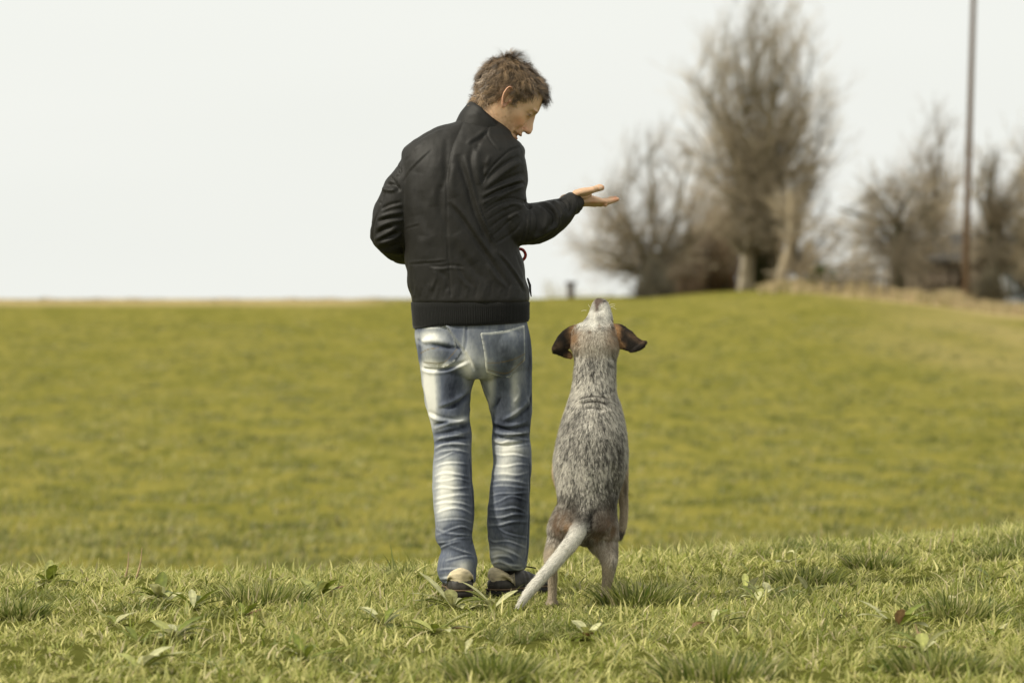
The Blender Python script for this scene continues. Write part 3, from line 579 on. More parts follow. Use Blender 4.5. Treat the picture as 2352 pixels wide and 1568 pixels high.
def make_head():
    R = []; a = np.linspace(0, 2*pi, 72, endpoint=False); ca, sa = np.cos(a), np.sin(a)
    for z, xf, xb, w_, xm in catmull(HR, 3):
        x = np.where(ca > 0, xm+(xf-xm)*np.abs(ca)**.92, xm-(xm-xb)*np.abs(ca)); R.append(np.stack([x, w_*np.sign(sa)*np.abs(sa)**.96, np.full(72, z)], -1))
    h = rings(np.array(R)[::-1])
    nose = [(.090, 0, .010, .007, .012), (.097, 0, -.012, .0085, .018), (.1035, 0, -.030, .0105, .0215), (.1065, 0, -.042, .012, .0250)]
    C_ = catmull(nose, 4); h = h+tube3(C_[:, :3], C_[:, 3], C_[:, 4], 20, (1, 0, 0))+ball((.091, 0, -.062), (.015, .028, .016))
    h = h+ball((.119, 0, -.047), (.0125, .0135, .011))+ball((.103, 0, -.048), (.017, .011, .009))
    for s_ in (-1, 1):
        h = h+ball((.106, s_*.0115, -.051), (.0105, .0075, .0075))      # nostril wing
        h = h+ball((.087, s_*.028, .017), (.016, .024, .008))          # brow
        h = h+ball((.080, s_*.031, -.001), (.0145, .0145, .0125))      # eyeball under lid
    h = h+ball((.098, 0, -.073), (.013, .023, .0075))+ball((.093, 0, -.089), (.012, .020, .008))+ball((.084, 0, -.114), (.018, .024, .018))
    nk = (P(1106, 305, .03)-HC)@HA; h = h+tube3(catmull([(-.025, 0, -.02), (-.028, 0, -.075), nk*[.75, 1, .75]+np.array([-.01, 0, -.01]), nk], 3), np.full(10, .060), np.full(10, .058), 32, (0, 1, 0))
    h = remesh(h, .0022, 9, .6)
    V, N = h.V, h.normals(); d = np.zeros(len(V))
    def g(c, r, amp, sym=True):
        o = 0
        for s_ in ((-1, 1) if sym else (1,)): o = o+amp*np.exp(-(((V-np.array([c[0], c[1]*s_, c[2]]))/np.array(r))**2).sum(1))
        return o
    d += g((.098, .020, .003), (.012, .009, .009), -.006)+g((.084, .047, .004), (.010, .008, .010), -.003)   # socket
    d += g((.080, .046, -.004), (.012, .010, .0022), -.0020)+g((.092, .030, -.0045), (.014, .018, .0018), -.0028)    # lid line
    d += g((.096, .026, -.016), (.014, .013, .006), -.0025)
    d += g((.092, .029, -.056), (.012, .006, .012), -.0040)+g((.086, .038, -.068), (.010, .006, .012), -.0040)+g((.098, .030, -.079), (.016, .018, .004), -.004)                                     # smile crease
    d += g((.100, .0, -.081), (.030, .030, .0035), -.0060, False)                               # open mouth
    d += g((.085, .033, -.083), (.010, .008, .006), -.006)
    d += g((.062, .052, -.060), (.020, .012, .020), -.003)
    d += g((.110, .008, -.058), (.006, .004, .003), -.004)
    d += g((.066, .052, -.026), (.030, .022, .020), .0065)+g((.084, .036, -.044), (.016, .014, .014), .0050)
    d += g((.070, .068, .030), (.025, .012, .022), -.004)                                        # temple
    h.V = V+N*d[:, None]; return h
def make_ear(side):
    "upright ear, rim, concha and lobe"
    nr, na = 12, 40; R = []
    for i in range(nr):
        r = i/(nr-1); row = []
        for k in range(na):
            a = 2*pi*k/na; ex = .0175*(1+.10*cos(a-1.2)); ez = .033
            x = ex*cos(a)*r; z = ez*sin(a)*r
            if z < 0: x *= 1-.30*(z/-.033)
            hgt = .0; back = .5+.5*cos(a-2.7)
            hgt += .0115*math.exp(-((r-.90)/.10)**2)*(.55+.6*back) + .004*math.exp(-((r-.60)/.10)**2)*back
            hgt += -.010*math.exp(-(((x-.002)/.008)**2+((z+.006)/.013)**2))
            if z < -.018: hgt += .003
            hgt += .006*(-x/.0175)
            row.append((x, hgt, z))
        R.append(row)
    Rf = np.array(R); bk = Rf[::-1].copy(); bk[:, :, 1] = np.minimum(bk[:, :, 1], 0)-.004-.004*(1-np.linspace(1, 0, nr)[:, None]); bk[:, :, :] *= [1, 1, 1]
    V = np.vstack([Rf.reshape(-1, 3), bk.reshape(-1, 3)]); m = M(V, grid_faces(2*nr, na)[:, ::-1])
    tilt = radians(14); c, s_ = cos(tilt), sin(tilt); m.V = m.V@np.array([[c, 0, -s_], [0, 1, 0], [s_, 0, c]]).T
    fl = radians(24); yy = m.V[:, 1]+(-m.V[:, 0])*math.tan(fl)*.9; m.V[:, 1] = yy
    m.V = (m.V*[1.0, 1.15, 1.15]+[-.004, .0835, -.001])*[1, side, 1]
    m.V[:, 1] = m.V[:, 1]
    if side < 0: m.Q = m.Q[:, ::-1]
    t_ = ball((.011, side*.080, -.007), (.005, .0045, .007), 12)
    return m+t_
head = make_head(); nh = len(head.V); hloc = head.V.copy()
ear = remesh(make_ear(-1), .0013, 2, .5); ear2 = make_ear(1)
hv = head+ear+ear2; hloc = hv.V.copy()
nskin = noise(hloc*140, 3)
sk = np.tile(np.array([.66, .43, .265]), (len(hloc), 1))*(1+.06*fbm(hloc*60, 9)[:, None])
def gl(c, r, sym=True): 
    o = 0
    for s_ in ((-1, 1) if sym else (1,)): o = o+np.exp(-(((hloc-np.array([c[0], c[1]*s_, c[2]]))/np.array(r))**2).sum(1))
    return np.clip(o, 0, 1)[:, None]
sk = sk*(1-.32*gl((.118, 0, -.05), (.02, .02, .014), False)*[.15, .8, .9])
sk = sk*(1-.30*gl((.075, .045, -.04), (.03, .03, .022))*[.1, .7, .8])
beard = sstep(-.035, -.065, hloc[:, 2]+.25*np.maximum(.03-hloc[:, 0], 0))*sstep(-.035, .0, hloc[:, 0])*(1-sstep(-.115, -.16, hloc[:, 2]))*(1-gl((.09, .03, -.045), (.02, .02, .014))[:, 0])
sk = sk*(1-(beard*(.24+.22*nskin))[:, None]*[.7, .85, .95])
sk = sk*(1-.55*gl((.03, .07, -.025), (.012, .02, .022))*(.6+.4*nskin[:, None]))           # speckled sideburn stubble
sk = sk*(1-.62*gl((.094, .030, .0165), (.014, .018, .0045)))                            # eyebrow
sk = sk*(1-.80*gl((.091, .036, -.0050), (.016, .020, .0042)))                           # lashes
sk = sk*(1-.25*gl((.09, .028, .003), (.014, .016, .006)))
sk = sk*(1-np.clip(gl((.102, 0, -.074), (.012, .028, .0055), False)+gl((.098, 0, -.090), (.012, .026, .006), False), 0, 1)*[.15, .48, .45])
sk = sk*(1-.85*gl((.094, .0, -.0815), (.030, .036, .0024), False))
sk = sk*(1-.8*gl((.111, .0085, -.0585), (.005, .004, .0025)))
for x_, y_, z_ in ((.100, .019, -.046), (.096, .026, -.054), (.091, .033, -.062), (.086, .038, -.070), (.082, .041, -.078)): sk = sk*(1-.42*gl((x_, y_, z_), (.006, .0055, .0055))*[.6, .9, 1])  # smile crease shade painted into the skin colour
sk = sk*(1+.16*gl((.075, .045, -.036), (.022, .022, .016)))
sk = sk*(1-.75*gl((.088, .036, -.0765), (.008, .008, .0028)))
for c_ in ((.045, -.069, -.012), (.028, -.064, -.055), (.052, -.062, .004), (.02, -.066, -.075)): sk = sk*(1-.6*np.exp(-(((hloc-np.array(c_))/.0022)**2).sum(1))[:, None])
isear = np.zeros(len(hloc), bool); isear[nh:] = True
sk[isear] = np.array([.54, .30, .19])*(1-.45*np.exp(-(((hloc[isear]-np.array([-.002, -.076, -.012]))/np.array([.007, .012, .012]))**2).sum(1)))[:, None]
# hair region of the skull
def hairline(p):
    x, y, z = p[:, 0], np.abs(p[:, 1]), p[:, 2]
    lim = np.interp(x, [-.12, -.08, -.045, -.022, -.012, .014, .020, .030, .036, .045, .052, .062, .11], [-.085, -.082, -.060, -.030, .034, .034, -.016, -.010, .022, .042, .072, .084, .086])
    lim = np.where((x > .045) & (y < .045), np.interp(y, [0, .025, .045], [.066, .070, 1])*0+np.minimum(lim, .066+.4*np.maximum(y-.02, 0)), lim)
    return z-lim+.004*noise(p*90, 4)
hairmask = sstep(-.002, .006, hairline(hloc)); hairmask[nh:] = 0
hk = np.array([.085, .058, .032])
sk = sk*(1-hairmask[:, None])+hk*1.1*hairmask[:, None]
hv.V = hv.V+hv.normals()*(hairmask*.004)[:, None]
hv.V = warp(hv.V); hv = hv.xf(HA, HC); head_col = sk
# ---------------------------------------------------------------- hand (right), palm up
def Hd(x, y): return (1263.3+x*.08545, 390.5+y*.08545)
def ht(pts, n=16, sub=4):
    o = []
    for x, y, yy, rn, rb in pts: a, b = Hd(x, y); o.append((a, b, yy, rn*.08545, rb))
    return tube(o, n, sub)
yh = .10
hand = ht([(420, 850, yh-.01, 205, .024), (640, 830, yh, 210, .026), (820, 810, yh+.01, 190, .030), (1000, 820, yh+.022, 165, .036), (1200, 850, yh+.034, 135, .038), (1400, 880, yh+.046, 95, .036)], 24)
hand = hand+ht([(700, 640, yh-.012, 110, .018), (880, 600, yh-.022, 120, .019), (1060, 560, yh-.026, 100, .014), (1200, 520, yh-.028, 88, .012), (1330, 478, yh-.030, 96, .0115), (1385, 476, yh-.031, 84, .010)], 18)
hand = hand+ht([(720, 720, yh, 150, .026), (880, 705, yh-.002, 130, .025), (1000, 690, yh-.003, 100, .020), (1075, 675, yh-.004, 55, .012)], 18)
hand = hand+ht([(1150, 800, yh+.010, 110, .011), (1400, 848, yh+.022, 88, .0105), (1580, 848, yh+.030, 80, .0098), (1720, 812, yh+.034, 66, .0088), (1810, 788, yh+.037, 56, .0075)], 16)
hand = hand+ht([(1150, 850, yh+.032, 100, .011), (1420, 890, yh+.044, 88, .0105), (1590, 850, yh+.052, 74, .0098), (1700, 775, yh+.058, 60, .0088), (1760, 742, yh+.061, 46, .0075)], 16)
hand = hand+ht([(1100, 880, yh+.052, 95, .011), (1340, 905, yh+.066, 84, .0102), (1500, 850, yh+.074, 70, .0094), (1610, 770, yh+.080, 56, .0085), (1670, 742, yh+.083, 44, .0072)], 16)
hand = hand+ht([(1050, 890, yh+.064, 90, .011), (1230, 920, yh+.084, 76, .0096), (1350, 880, yh+.093, 62, .0088), (1450, 810, yh+.10, 52, .0078), (1500, 780, yh+.103, 40, .0068)], 16)
for x, yy in ((1480, .024), (1370, .046), (1230, .068), (1100, .084)): hand = hand+ball(P(*Hd(x, 925), yh+yy), (.0085, .010, .0085), 14)
hand = remesh(hand, .0017, 3, .5); hq = proj(hand.V); hN = hand.normals()
def HS(pts): return [Hd(*p) for p in pts]
d = stroke(hq, HS([(720, 790), (900, 830), (1080, 820), (1180, 760)]), 5, -.0030)+stroke(hq, HS([(700, 930), (950, 860), (1150, 850), (1350, 900)]), 4, .0022)+stroke(hq, HS([(760, 730), (900, 690), (1080, 660), (1160, 600)]), 4, -.0025)
d += stroke(hq, HS([(700, 980), (1000, 930), (1300, 920), (1500, 960)]), 3.2, -.0020)+stroke(hq, HS([(680, 720), (760, 760)]), 3, .0014)
for x in (1180, 1215, 1255): d += stroke(hq, HS([(x-10, 430), (x+15, 500), (x+40, 570)]), 1.2, -.0010)
hand.V = hand.V+hN*(d*np.clip(-hN[:, 1]*2, 0, 1))[:, None]
hc = np.tile([.57, .365, .225], (len(hand.V), 1))*(1+.10*fbm(hand.V*70, 12)[:, None])
for cx_, cy_ in ((1400, 470), (1790, 790), (1740, 740), (1450, 900), (1180, 870)): a, b = Hd(cx_, cy_); hc = hc*(1-.22*pc(hq, a, b, 7, 6)[:, None]*[.1, .8, .9])
a, b = Hd(1365, 495); nail = (pc(hq, a, b, 4.2, 6.0, -8) > .45) & (hN[:, 1] < -.3)
hc[nail] = [.62, .44, .31]; hand.V[nail] += hN[nail]*.0006
for x in (1180, 1215, 1255): hc = hc*(1-.35*stroke(hq, HS([(x-10, 430), (x+15, 500), (x+40, 570)]), 1.2, 1)[:, None])
a, b = Hd(900, 850); hc = hc*(1-.15*pc(hq, a, b, 22, 14)[:, None])
# ---------------------------------------------------------------- body inside the clothes (one mesh with head and hands)
core = loft([(300, 1060, 1150, .04, .06), (340, 980, 1170, .02, .08), (420, 945, 1185, .01, .09), (560, 950, 1180, .0, .10), (690, 965, 1195, 0, .10), (800, 980, 1200, 0, .10), (860, 1000, 1195, 0, .09)], 28, 2)
core = core+tube([(1150, 370, .02, 30, .05), (1160, 510, -.01, 28, .045), (1170, 520, -.01, 27, .04)], 16)+tube([(1170, 522, -.01, 28, .04), (1240, 505, .03, 25, .035), (1322, 463, .095, 17, .027)], 16)
core = core+tube([(960, 360, .02, 28, .05), (925, 470, .01, 30, .045), (903, 535, .02, 28, .04)], 16)+tube([(903, 538, .02, 28, .04), (945, 565, .13, 25, .035), (1000, 566, .24, 20, .028)], 16)
core = core+tube([(1025, 830, 0, 45, .08), (1040, 1040, -.03, 32, .055), (1045, 1300, -.10, 20, .04)], 16)+tube([(1160, 830, .02, 42, .08), (1176, 1040, .03, 32, .055), (1168, 1290, .04, 20, .04)], 16)
core = remesh(core, .012, 1)
lh = tube([(1000, 566, .24, 20, .028), (1040, 566, .27, 26, .02), (1075, 570, .29, 25, .018)], 16)
for k in range(4): lh = lh+tube([(1070, 556+k*11, .29, 6.5, .009), (1102, 556+k*11, .31, 6, .0085), (1118, 560+k*10, .29, 5.5, .008), (1112, 562+k*10, .27, 5, .007)], 10)
lh = lh+tube([(1030, 550, .26, 9, .012), (1062, 538, .27, 8, .010), (1090, 540, .265, 7, .009)], 10)
lh = remesh(lh, .003, 2)
body = hv+hand+core+lh
bcol = np.vstack([head_col, hc, np.tile([.50, .31, .19], (len(core.V)+len(lh.V), 1))])
skm = material('skin', attr=True, rough=.55, spec=.4, bump=(260, .25, (1, 1, 1)))
b_ = skm.node_tree.nodes['Principled BSDF']; b_.inputs['Subsurface Weight'].default_value = .12; b_.inputs['Subsurface Scale'].default_value = .006; b_.inputs['Subsurface Radius'].default_value = (1, .35, .18)
obj('body', body, skm, man, col=bcol)
# ---------------------------------------------------------------- hair
hsm = head.xf(HA, HC); hN_ = head.normals(); R2 = np.random.default_rng(31)
def sample(mesh, nrm, mask, n, R):
    tri = np.vstack([mesh.Q[:, [0, 1, 2]], mesh.Q[:, [0, 2, 3]], mesh.T]); a, b, c = (mesh.V[tri[:, k]] for k in range(3)); ar = np.linalg.norm(np.cross(b-a, c-a), axis=1)*mask[tri].mean(1)
    k = R.choice(len(tri), n, p=ar/ar.sum()); u, v = R.random(n), R.random(n); f = u+v > 1; u[f], v[f] = 1-u[f], 1-v[f]; w0 = 1-u-v
    p = mesh.V[tri[k, 0]]*w0[:, None]+mesh.V[tri[k, 1]]*u[:, None]+mesh.V[tri[k, 2]]*v[:, None]; nn = nrm[tri[k, 0]]*w0[:, None]+nrm[tri[k, 1]]*u[:, None]+nrm[tri[k, 2]]*v[:, None]
    return p, nn/np.linalg.norm(nn, axis=1, keepdims=True)
hm_ = sstep(.0, .006, hairline(head.V))
ncl = 900; cp, cn = sample(head, hN_, hm_, ncl, R2)
def flow(p):
    x, y, z = p[:, 0], p[:, 1], p[:, 2]; top = sstep(.045, .095, z)[:, None]; front = sstep(-.03, .05, x)[:, None]
    swirl = p-np.array([-.065, 0, .095]); swirl[:, 1] *= .8; swirl /= np.linalg.norm(swirl, axis=1, keepdims=True)
    side_ = np.stack([-.15-.5*(x < -.0)+0*x+.05*(x > .01), 0*x, -np.ones_like(x)], -1)
    f = np.array([1.0, .15, .10])*top*front+swirl*top*(1-front)*1.2+side_*(1-top)
    return f/np.linalg.norm(f, axis=1, keepdims=True)
fr = sstep(.045, .085, cp[:, 0])*sstep(.035, .055, cp[:, 2])       # forelock
cw = np.exp(-(((cp-np.array([-.050, 0, .112]))/np.array([.024, .030, .02]))**2).sum(1))   # crown cowlick
clen = R2.uniform(.030, .050, ncl)*(1+.12*fr)+cw*.028; clen *= 1-.50*sstep(.06, .03, cp[:, 2])*sstep(.0, .03, cp[:, 0]); clen *= 1-.40*sstep(-.02, -.05, cp[:, 2])*sstep(-.04, -.07, cp[:, 0]); clen *= 1-.45*sstep(.0, -.05, cp[:, 2])*sstep(-.02, .01, cp[:, 0])
cdir = flow(cp)+R2.normal(0, .30, (ncl, 3)); lift = .32+.30*R2.random(ncl)+.75*(R2.random(ncl) < .16)+1.7*cw+.15*fr
cdir = cdir*(1-.7*cw)[:, None]+np.array([.05, 0, .9])*cw[:, None]*.6
ns = 17; K = 8; cphase = R2.uniform(0, 2*pi, ncl); ccurl = R2.uniform(.003, .009, ncl)*(1+.8*fr); ctone = R2.random(ncl)
idx = np.repeat(np.arange(ncl), ns); n = len(idx); p0 = cp[idx]+R2.normal(0, .0032, (n, 3)); nn = cn[idx]; dd = cdir[idx]+R2.normal(0, .10, (n, 3)); Ls = clen[idx]*R2.uniform(.65, 1.12, n); lf_ = lift[idx]
tang = dd-nn*(dd*nn).sum(1, keepdims=True); tang /= np.linalg.norm(tang, axis=1, keepdims=True); bin_ = np.cross(nn, tang)
droop = np.array([.75, 0, -.55])*fr[idx][:, None]*.9+np.array([0, 0, -.25])*(1-fr[idx])[:, None]
pts = []; cur = p0-nn*.001
for k in range(K+1):
    t_ = k/K; pts.append(cur+bin_*(np.sin(cphase[idx]+t_*7.5)*ccurl[idx]*t_)[:, None]+nn*(np.cos(cphase[idx]*1.7+t_*6.0)*ccurl[idx]*t_*.6)[:, None])
    st = tang*(1-.35*t_)+nn*(lf_*(1-t_*1.15))[:, None]+droop*t_; st /= np.linalg.norm(st, axis=1, keepdims=True); cur = cur+st*(Ls/K)[:, None]
pts = np.array(pts); wdt = np.interp(np.linspace(0, 1, K+1), [0, .3, .8, 1], [.0011, .0011, .0007, .0002])
sd_ = np.cross(nn, pts[-1]-pts[0]); sd_ /= np.linalg.norm(sd_, axis=1, keepdims=True)
Vh = np.stack([np.stack([pts[k]-sd_*wdt[k]*.5, pts[k]+sd_*wdt[k]*.5], 1) for k in range(K+1)], 1)   # n,K+1,2,3
Vh = Vh.reshape(-1, 3); b0 = (np.arange(n)*(K+1)*2)[:, None]; qh = np.concatenate([b0+np.array([2*k, 2*k+1, 2*k+3, 2*k+2])[None] for k in range(K)], 0)
tone = (.35*R2.random(n)+.65*ctone[idx])[:, None]; hcA, hcB = np.array([.048, .030, .016]), np.array([.40, .265, .145])
hcol = hcA*(1-tone**1.6)+hcB*tone**1.6; lit = sstep(.02, -.05, p0[:, 2])*sstep(.0, -.05, p0[:, 0]); hcol = hcol*(1+.5*lit[:, None])  # sunlight on the lower back hair, put into the strand colour
hcol = hcol*(1-.45*fr[idx])[:, None]
hairm = material('hair', attr=True, rough=.42, spec=.5)
obj('hair', M(warp(Vh), qh).xf(HA, HC), hairm, man, col=np.repeat(hcol, (K+1)*2, 0))
# ---------------------------------------------------------------- jacket
def A_(pts): return [(803.9+.3478*x, 229.7+.3478*y) for x, y in pts]
def B_(pts): return [(832.6+.18307*x, 344.5+.18307*y) for x, y in pts]
jk = loft([(262, 1068, 1130, .03, .045), (272, 1054, 1146, .03, .058), (282, 1040, 1158, .03, .065), (297, 996, 1172, .025, .078), (312, 964, 1180, .022, .09), (328, 938, 1196, .015, .10), (350, 925, 1204, .01, .112), (385, 920, 1204, .005, .122), (450, 921, 1192, 0, .128),
           (520, 925, 1188, -.002, .13), (570, 929, 1194, 0, .13), (620, 933, 1206, 0, .13), (660, 938, 1213, 0, .13), (684, 943, 1217, 0, .131), (693, 944, 1216, 0, .130), (700, 950, 1210, 0, .120)], 64, 3, 2.25)
jk = jk+tube([(1128, 338, .02, 38, .07), (1160, 372, .01, 47, .078), (1163, 410, .0, 47, .075), (1157, 455, -.008, 54, .074), (1161, 500, -.015, 53, .072), (1170, 522, -.015, 48, .068)], 36)
jk = jk+tube([(1172, 522, -.015, 47, .066), (1205, 515, .0, 48, .062), (1238, 510, .025, 46, .056), (1284, 489, .06, 36, .048), (1306, 474, .075, 27, .040), (1313, 469, .082, 25, .037)], 36)
jk = jk+tube([(972, 348, .02, 36, .07), (950, 395, .012, 41, .07), (926, 445, .01, 50, .068), (906, 500, .01, 51, .066), (899, 535, .02, 50, .062)], 36)
jk = jk+tube([(899, 537, .02, 49, .062), (920, 556, .08, 47, .06), (948, 566, .15, 44, .052), (1000, 566, .24, 32, .04)], 36)
jk = remesh(jk, .0042, 4, .5); JQ = proj(jk.V); JN = jk.normals(); J = np.zeros(len(jk.V)); face = np.clip(-JN[:, 1]*2.2, 0, 1)
isR = (JQ[:, 0] > np.interp(JQ[:, 1], [290, 320, 340, 400, 440, 480, 520, 560, 580], [1175, 1185, 1150, 1118, 1103, 1103, 1118, 1135, 1300]))
isL = JQ[:, 0] < np.interp(JQ[:, 1], [300, 330, 400, 560, 620], [930, 928, 921, 930, 936])
tor = ~(isR | isL)
def add(dst, mask, pts, w_, amp, kind='g', tap=.2):
    dst += stroke(JQ, pts, w_, amp, kind, tap)*mask
# torso
T_ = tor*1.0
add(J, T_, A_([(750, 140), (715, 220), (680, 300), (655, 420), (640, 540), (640, 700), (642, 900), (655, 1100), (665, 1290)]), 1.9, -.004, tap=0)
add(J, T_, A_([(742, 145), (700, 240), (668, 310), (640, 430), (628, 540)]), 8, -.006)
for pts, w_, amp, kd in (
    ([(640, 250), (625, 400), (632, 500), (600, 600)], 7, -.007, 'g'), ([(690, 420), (672, 540), (700, 640)], 8, .006, 'g'),
    ([(712, 360), (742, 460), (775, 560), (800, 650), (835, 760), (900, 900), (960, 1000)], 7.5, -.014, 'g'), ([(760, 360), (790, 470), (830, 620), (880, 780), (950, 930)], 7, .009, 'g'),
    ([(810, 300), (795, 400), (810, 500), (845, 640), (890, 780)], 6, -.010, 'g'), ([(850, 300), (840, 420), (855, 560)], 8, .007, 'g'),
    ([(648, 680), (700, 740), (770, 830), (850, 950), (930, 1060), (1010, 1180), (1060, 1240)], 6, -.010, 'g'), ([(660, 660), (740, 740), (820, 860), (900, 980), (960, 1060)], 5, .007, 'g'),
    ([(600, 560), (590, 650), (600, 740), (630, 830), (645, 900)], 8, -.006, 'g'), ([(905, 200), (860, 240), (800, 280), (790, 300)], 4, .006, 's'),
    ([(890, 230), (850, 280), (835, 340)], 5, -.006, 'g'), ([(900, 420), (880, 480), (885, 560)], 6, -.008, 'g'), ([(930, 360), (900, 430), (892, 500)], 5, .006, 'g'),
    ([(355, 410), (400, 370), (450, 320)], 2.5, -.0022, 'g'), ([(350, 540), (400, 460), (500, 360), (540, 320)], 2.5, -.002, 's'), ([(420, 330), (520, 250), (600, 200)], 6, .004, 'g'),
    ([(362, 850), (400, 835), (460, 820)], 2, -.002, 's'), ([(385, 1080), (480, 1072), (560, 1068), (640, 1060)], 2.2, -.0025, 's'), ([(520, 1100), (600, 1108), (665, 1100), (760, 1110)], 2.4, .003, 's'),
    ([(560, 1110), (565, 1180), (540, 1260)], 5, .005, 'g'), ([(600, 1130), (640, 1180), (650, 1260)], 5, -.005, 'g'), ([(700, 1090), (740, 1170), (800, 1240)], 4, .004, 's'),
    ([(980, 1010), (1040, 1080), (1110, 1180), (1160, 1270)], 3, -.005, 's'), ([(1090, 1000), (1120, 1080), (1150, 1160), (1165, 1230)], 2.5, -.003, 'g'),
    ([(400, 1100), (410, 1200), (425, 1290)], 4, -.003, 'g'), ([(490, 900), (480, 980), (500, 1060)], 14, .004, 'g'), ([(440, 480), (420, 620), (440, 760)], 20, .004, 'g'), ([(560, 380), (545, 520), (560, 700)], 16, .005, 'g'),
    ([(470, 600), (480, 740), (540, 900)], 10, -.004, 'g'), ([(700, 880), (760, 980), (820, 1080)], 14, .006, 'g'), ([(730, 1000), (800, 1100), (900, 1200)], 8, -.005, 'g'), ([(900, 1080), (960, 1160), (1040, 1240)], 6, .005, 'g')):
    add(J, T_, A_(pts), w_, amp, kd)
add(J, T_, A_([(915, 180), (905, 225), (930, 275), (985, 345), (1008, 375)]), 1.8, -.0035, tap=0); add(J, T_, A_([(932, 190), (925, 235), (950, 280), (1000, 340)]), 3.0, .002, tap=.1)
add(J, T_, A_([(352, 312), (400, 285), (450, 262), (540, 215), (625, 180)]), 1.8, -.003, tap=0)
for x, l_, a_m in ((425, 60, .005), (470, 45, -.005), (510, 60, .006), (545, 70, -.007), (575, 45, .005), (620, 60, -.005), (690, 50, .004), (730, 60, -.006), (770, 40, .005), (830, 70, -.005), (880, 40, .005), (930, 60, -.006), (985, 50, .005), (1040, 70, -.006), (1090, 45, .005), (1130, 60, -.005)):
    add(J, T_, A_([(x+8+(x*7)%23, 1295-l_-(x*3)%50), (x+3, 1265), (x-4, 1310)]), 3.2+(x%5)*.5, a_m*.34)
# right sleeve
RR = isR*1.0
add(J, 1.0, A_([(1135, 300), (1110, 312), (1060, 330), (1005, 375), (945, 435), (905, 490), (885, 530)]), 2.0, -.0055, tap=0)
for pts, w_, amp, kd in (([(885, 590), (950, 530), (1040, 460), (1130, 400)], 6, .007, 'g'), ([(890, 540), (960, 470), (1040, 410), (1120, 370)], 4, -.005, 'g'), ([(875, 650), (960, 600), (1050, 565), (1150, 535)], 4.5, -.008, 's'),
    ([(890, 610), (980, 555), (1070, 510), (1150, 480)], 5, -.005, 'g'), ([(870, 690), (920, 650), (1000, 610)], 4, .005, 'g'), ([(960, 660), (1040, 610), (1150, 560)], 5, .006, 'g'),
    ([(885, 730), (940, 690), (1010, 660), (1080, 650), (1165, 672)], 1.8, -.0045, 'g'), ([(890, 752), (950, 706), (1020, 676), (1090, 668), (1170, 690)], 1.8, -.0045, 'g'),
    ([(895, 800), (960, 760), (1040, 715), (1110, 690)], 1.6, -.003, 'g'), ([(915, 850), (980, 800), (1060, 750), (1140, 720)], 1.8, -.004, 'g'), ([(935, 905), (1000, 850), (1060, 790), (1130, 745)], 1.8, -.004, 'g'), ([(960, 950), (1040, 900), (1100, 850), (1140, 790)], 2, -.004, 'g'),
    ([(862, 690), (880, 770), (905, 850), (945, 920), (965, 965)], 1.8, -.004, 'g'), ([(1010, 720), (1060, 690), (1110, 690), (1130, 710)], 5, .005, 'g'), ([(1050, 790), (1090, 760), (1120, 750)], 5, .005, 'g'),
    ([(1150, 740), (1165, 800), (1150, 880), (1125, 940)], 1.8, -.0045, 'g'), ([(1185, 735), (1195, 800), (1180, 880), (1150, 950)], 1.8, -.0045, 'g'),
    ([(1165, 660), (1180, 700), (1200, 715)], 5, -.012, 'g'), ([(1200, 720), (1240, 770), (1245, 830), (1225, 900)], 4.5, -.007, 'g'), ([(1225, 690), (1280, 730), (1300, 790), (1270, 880)], 5.5, .008, 'g'),
    ([(1240, 690), (1300, 700), (1350, 740), (1365, 800), (1340, 850)], 4, -.008, 's'), ([(1330, 665), (1380, 700), (1400, 740), (1390, 790)], 4.5, .007, 'g'), ([(1355, 650), (1420, 680), (1440, 740)], 3, -.006, 'g'),
    ([(1430, 640), (1455, 670), (1460, 720), (1440, 760)], 3, -.006, 'g'), ([(1210, 920), (1290, 880), (1370, 830)], 5, .005, 'g'), ([(1150, 960), (1250, 930), (1340, 880)], 4, -.004, 'g'), ([(1440, 600), (1480, 640), (1492, 700), (1485, 745)], 2.2, .004, 'g')):
    add(J, RR, A_(pts), w_, amp, kd)
LL = isL*1.0
for pts, w_, amp, kd in (([(490, 0), (480, 100), (478, 300)], 3, -.004, 'g'), ([(310, 500), (255, 610), (215, 740), (155, 880), (130, 1000), (135, 1150)], 1.8, -.004, 'g'), ([(190, 640), (235, 670)], 1.5, -.003, 'g'),
    ([(240, 465), (290, 500), (380, 505), (420, 480)], 4, .008, 'g'), ([(310, 470), (340, 430), (420, 450), (470, 520)], 4.5, -.010, 'g'), ([(350, 330), (400, 400), (440, 420)], 3, -.006, 'g'), ([(400, 400), (430, 330), (470, 320)], 2, -.004, 'g'), ([(420, 180), (460, 240), (480, 300)], 3, -.005, 'g'),
    ([(235, 760), (330, 710), (430, 685), (500, 670)], 3.0, .005, 's'), ([(190, 860), (300, 815), (420, 790), (510, 780)], 4, .006, 'g'), ([(180, 900), (300, 870), (500, 850)], 4, -.006, 'g'), ([(170, 990), (280, 930), (400, 890), (520, 880)], 5, .006, 'g'),
    ([(150, 1130), (260, 1070), (350, 1020), (440, 960)], 4.5, .007, 'g'), ([(170, 1060), (260, 1000), (380, 960)], 4, -.006, 'g'), ([(190, 1180), (300, 1150), (400, 1110), (500, 1040)], 4.5, .006, 'g'), ([(220, 1130), (330, 1090), (440, 1040)], 4, -.007, 'g'),
    ([(200, 1230), (330, 1220), (500, 1180)], 5, -.006, 'g'), ([(200, 1290), (350, 1290), (530, 1290)], 6, .005, 'g')):
    add(J, LL, B_(pts), w_, amp, kd)
gen = fbm(jk.V*[22, 22, 11], 41, 3)*.0022+fbm(jk.V*[60, 60, 30], 43, 2)*.0007
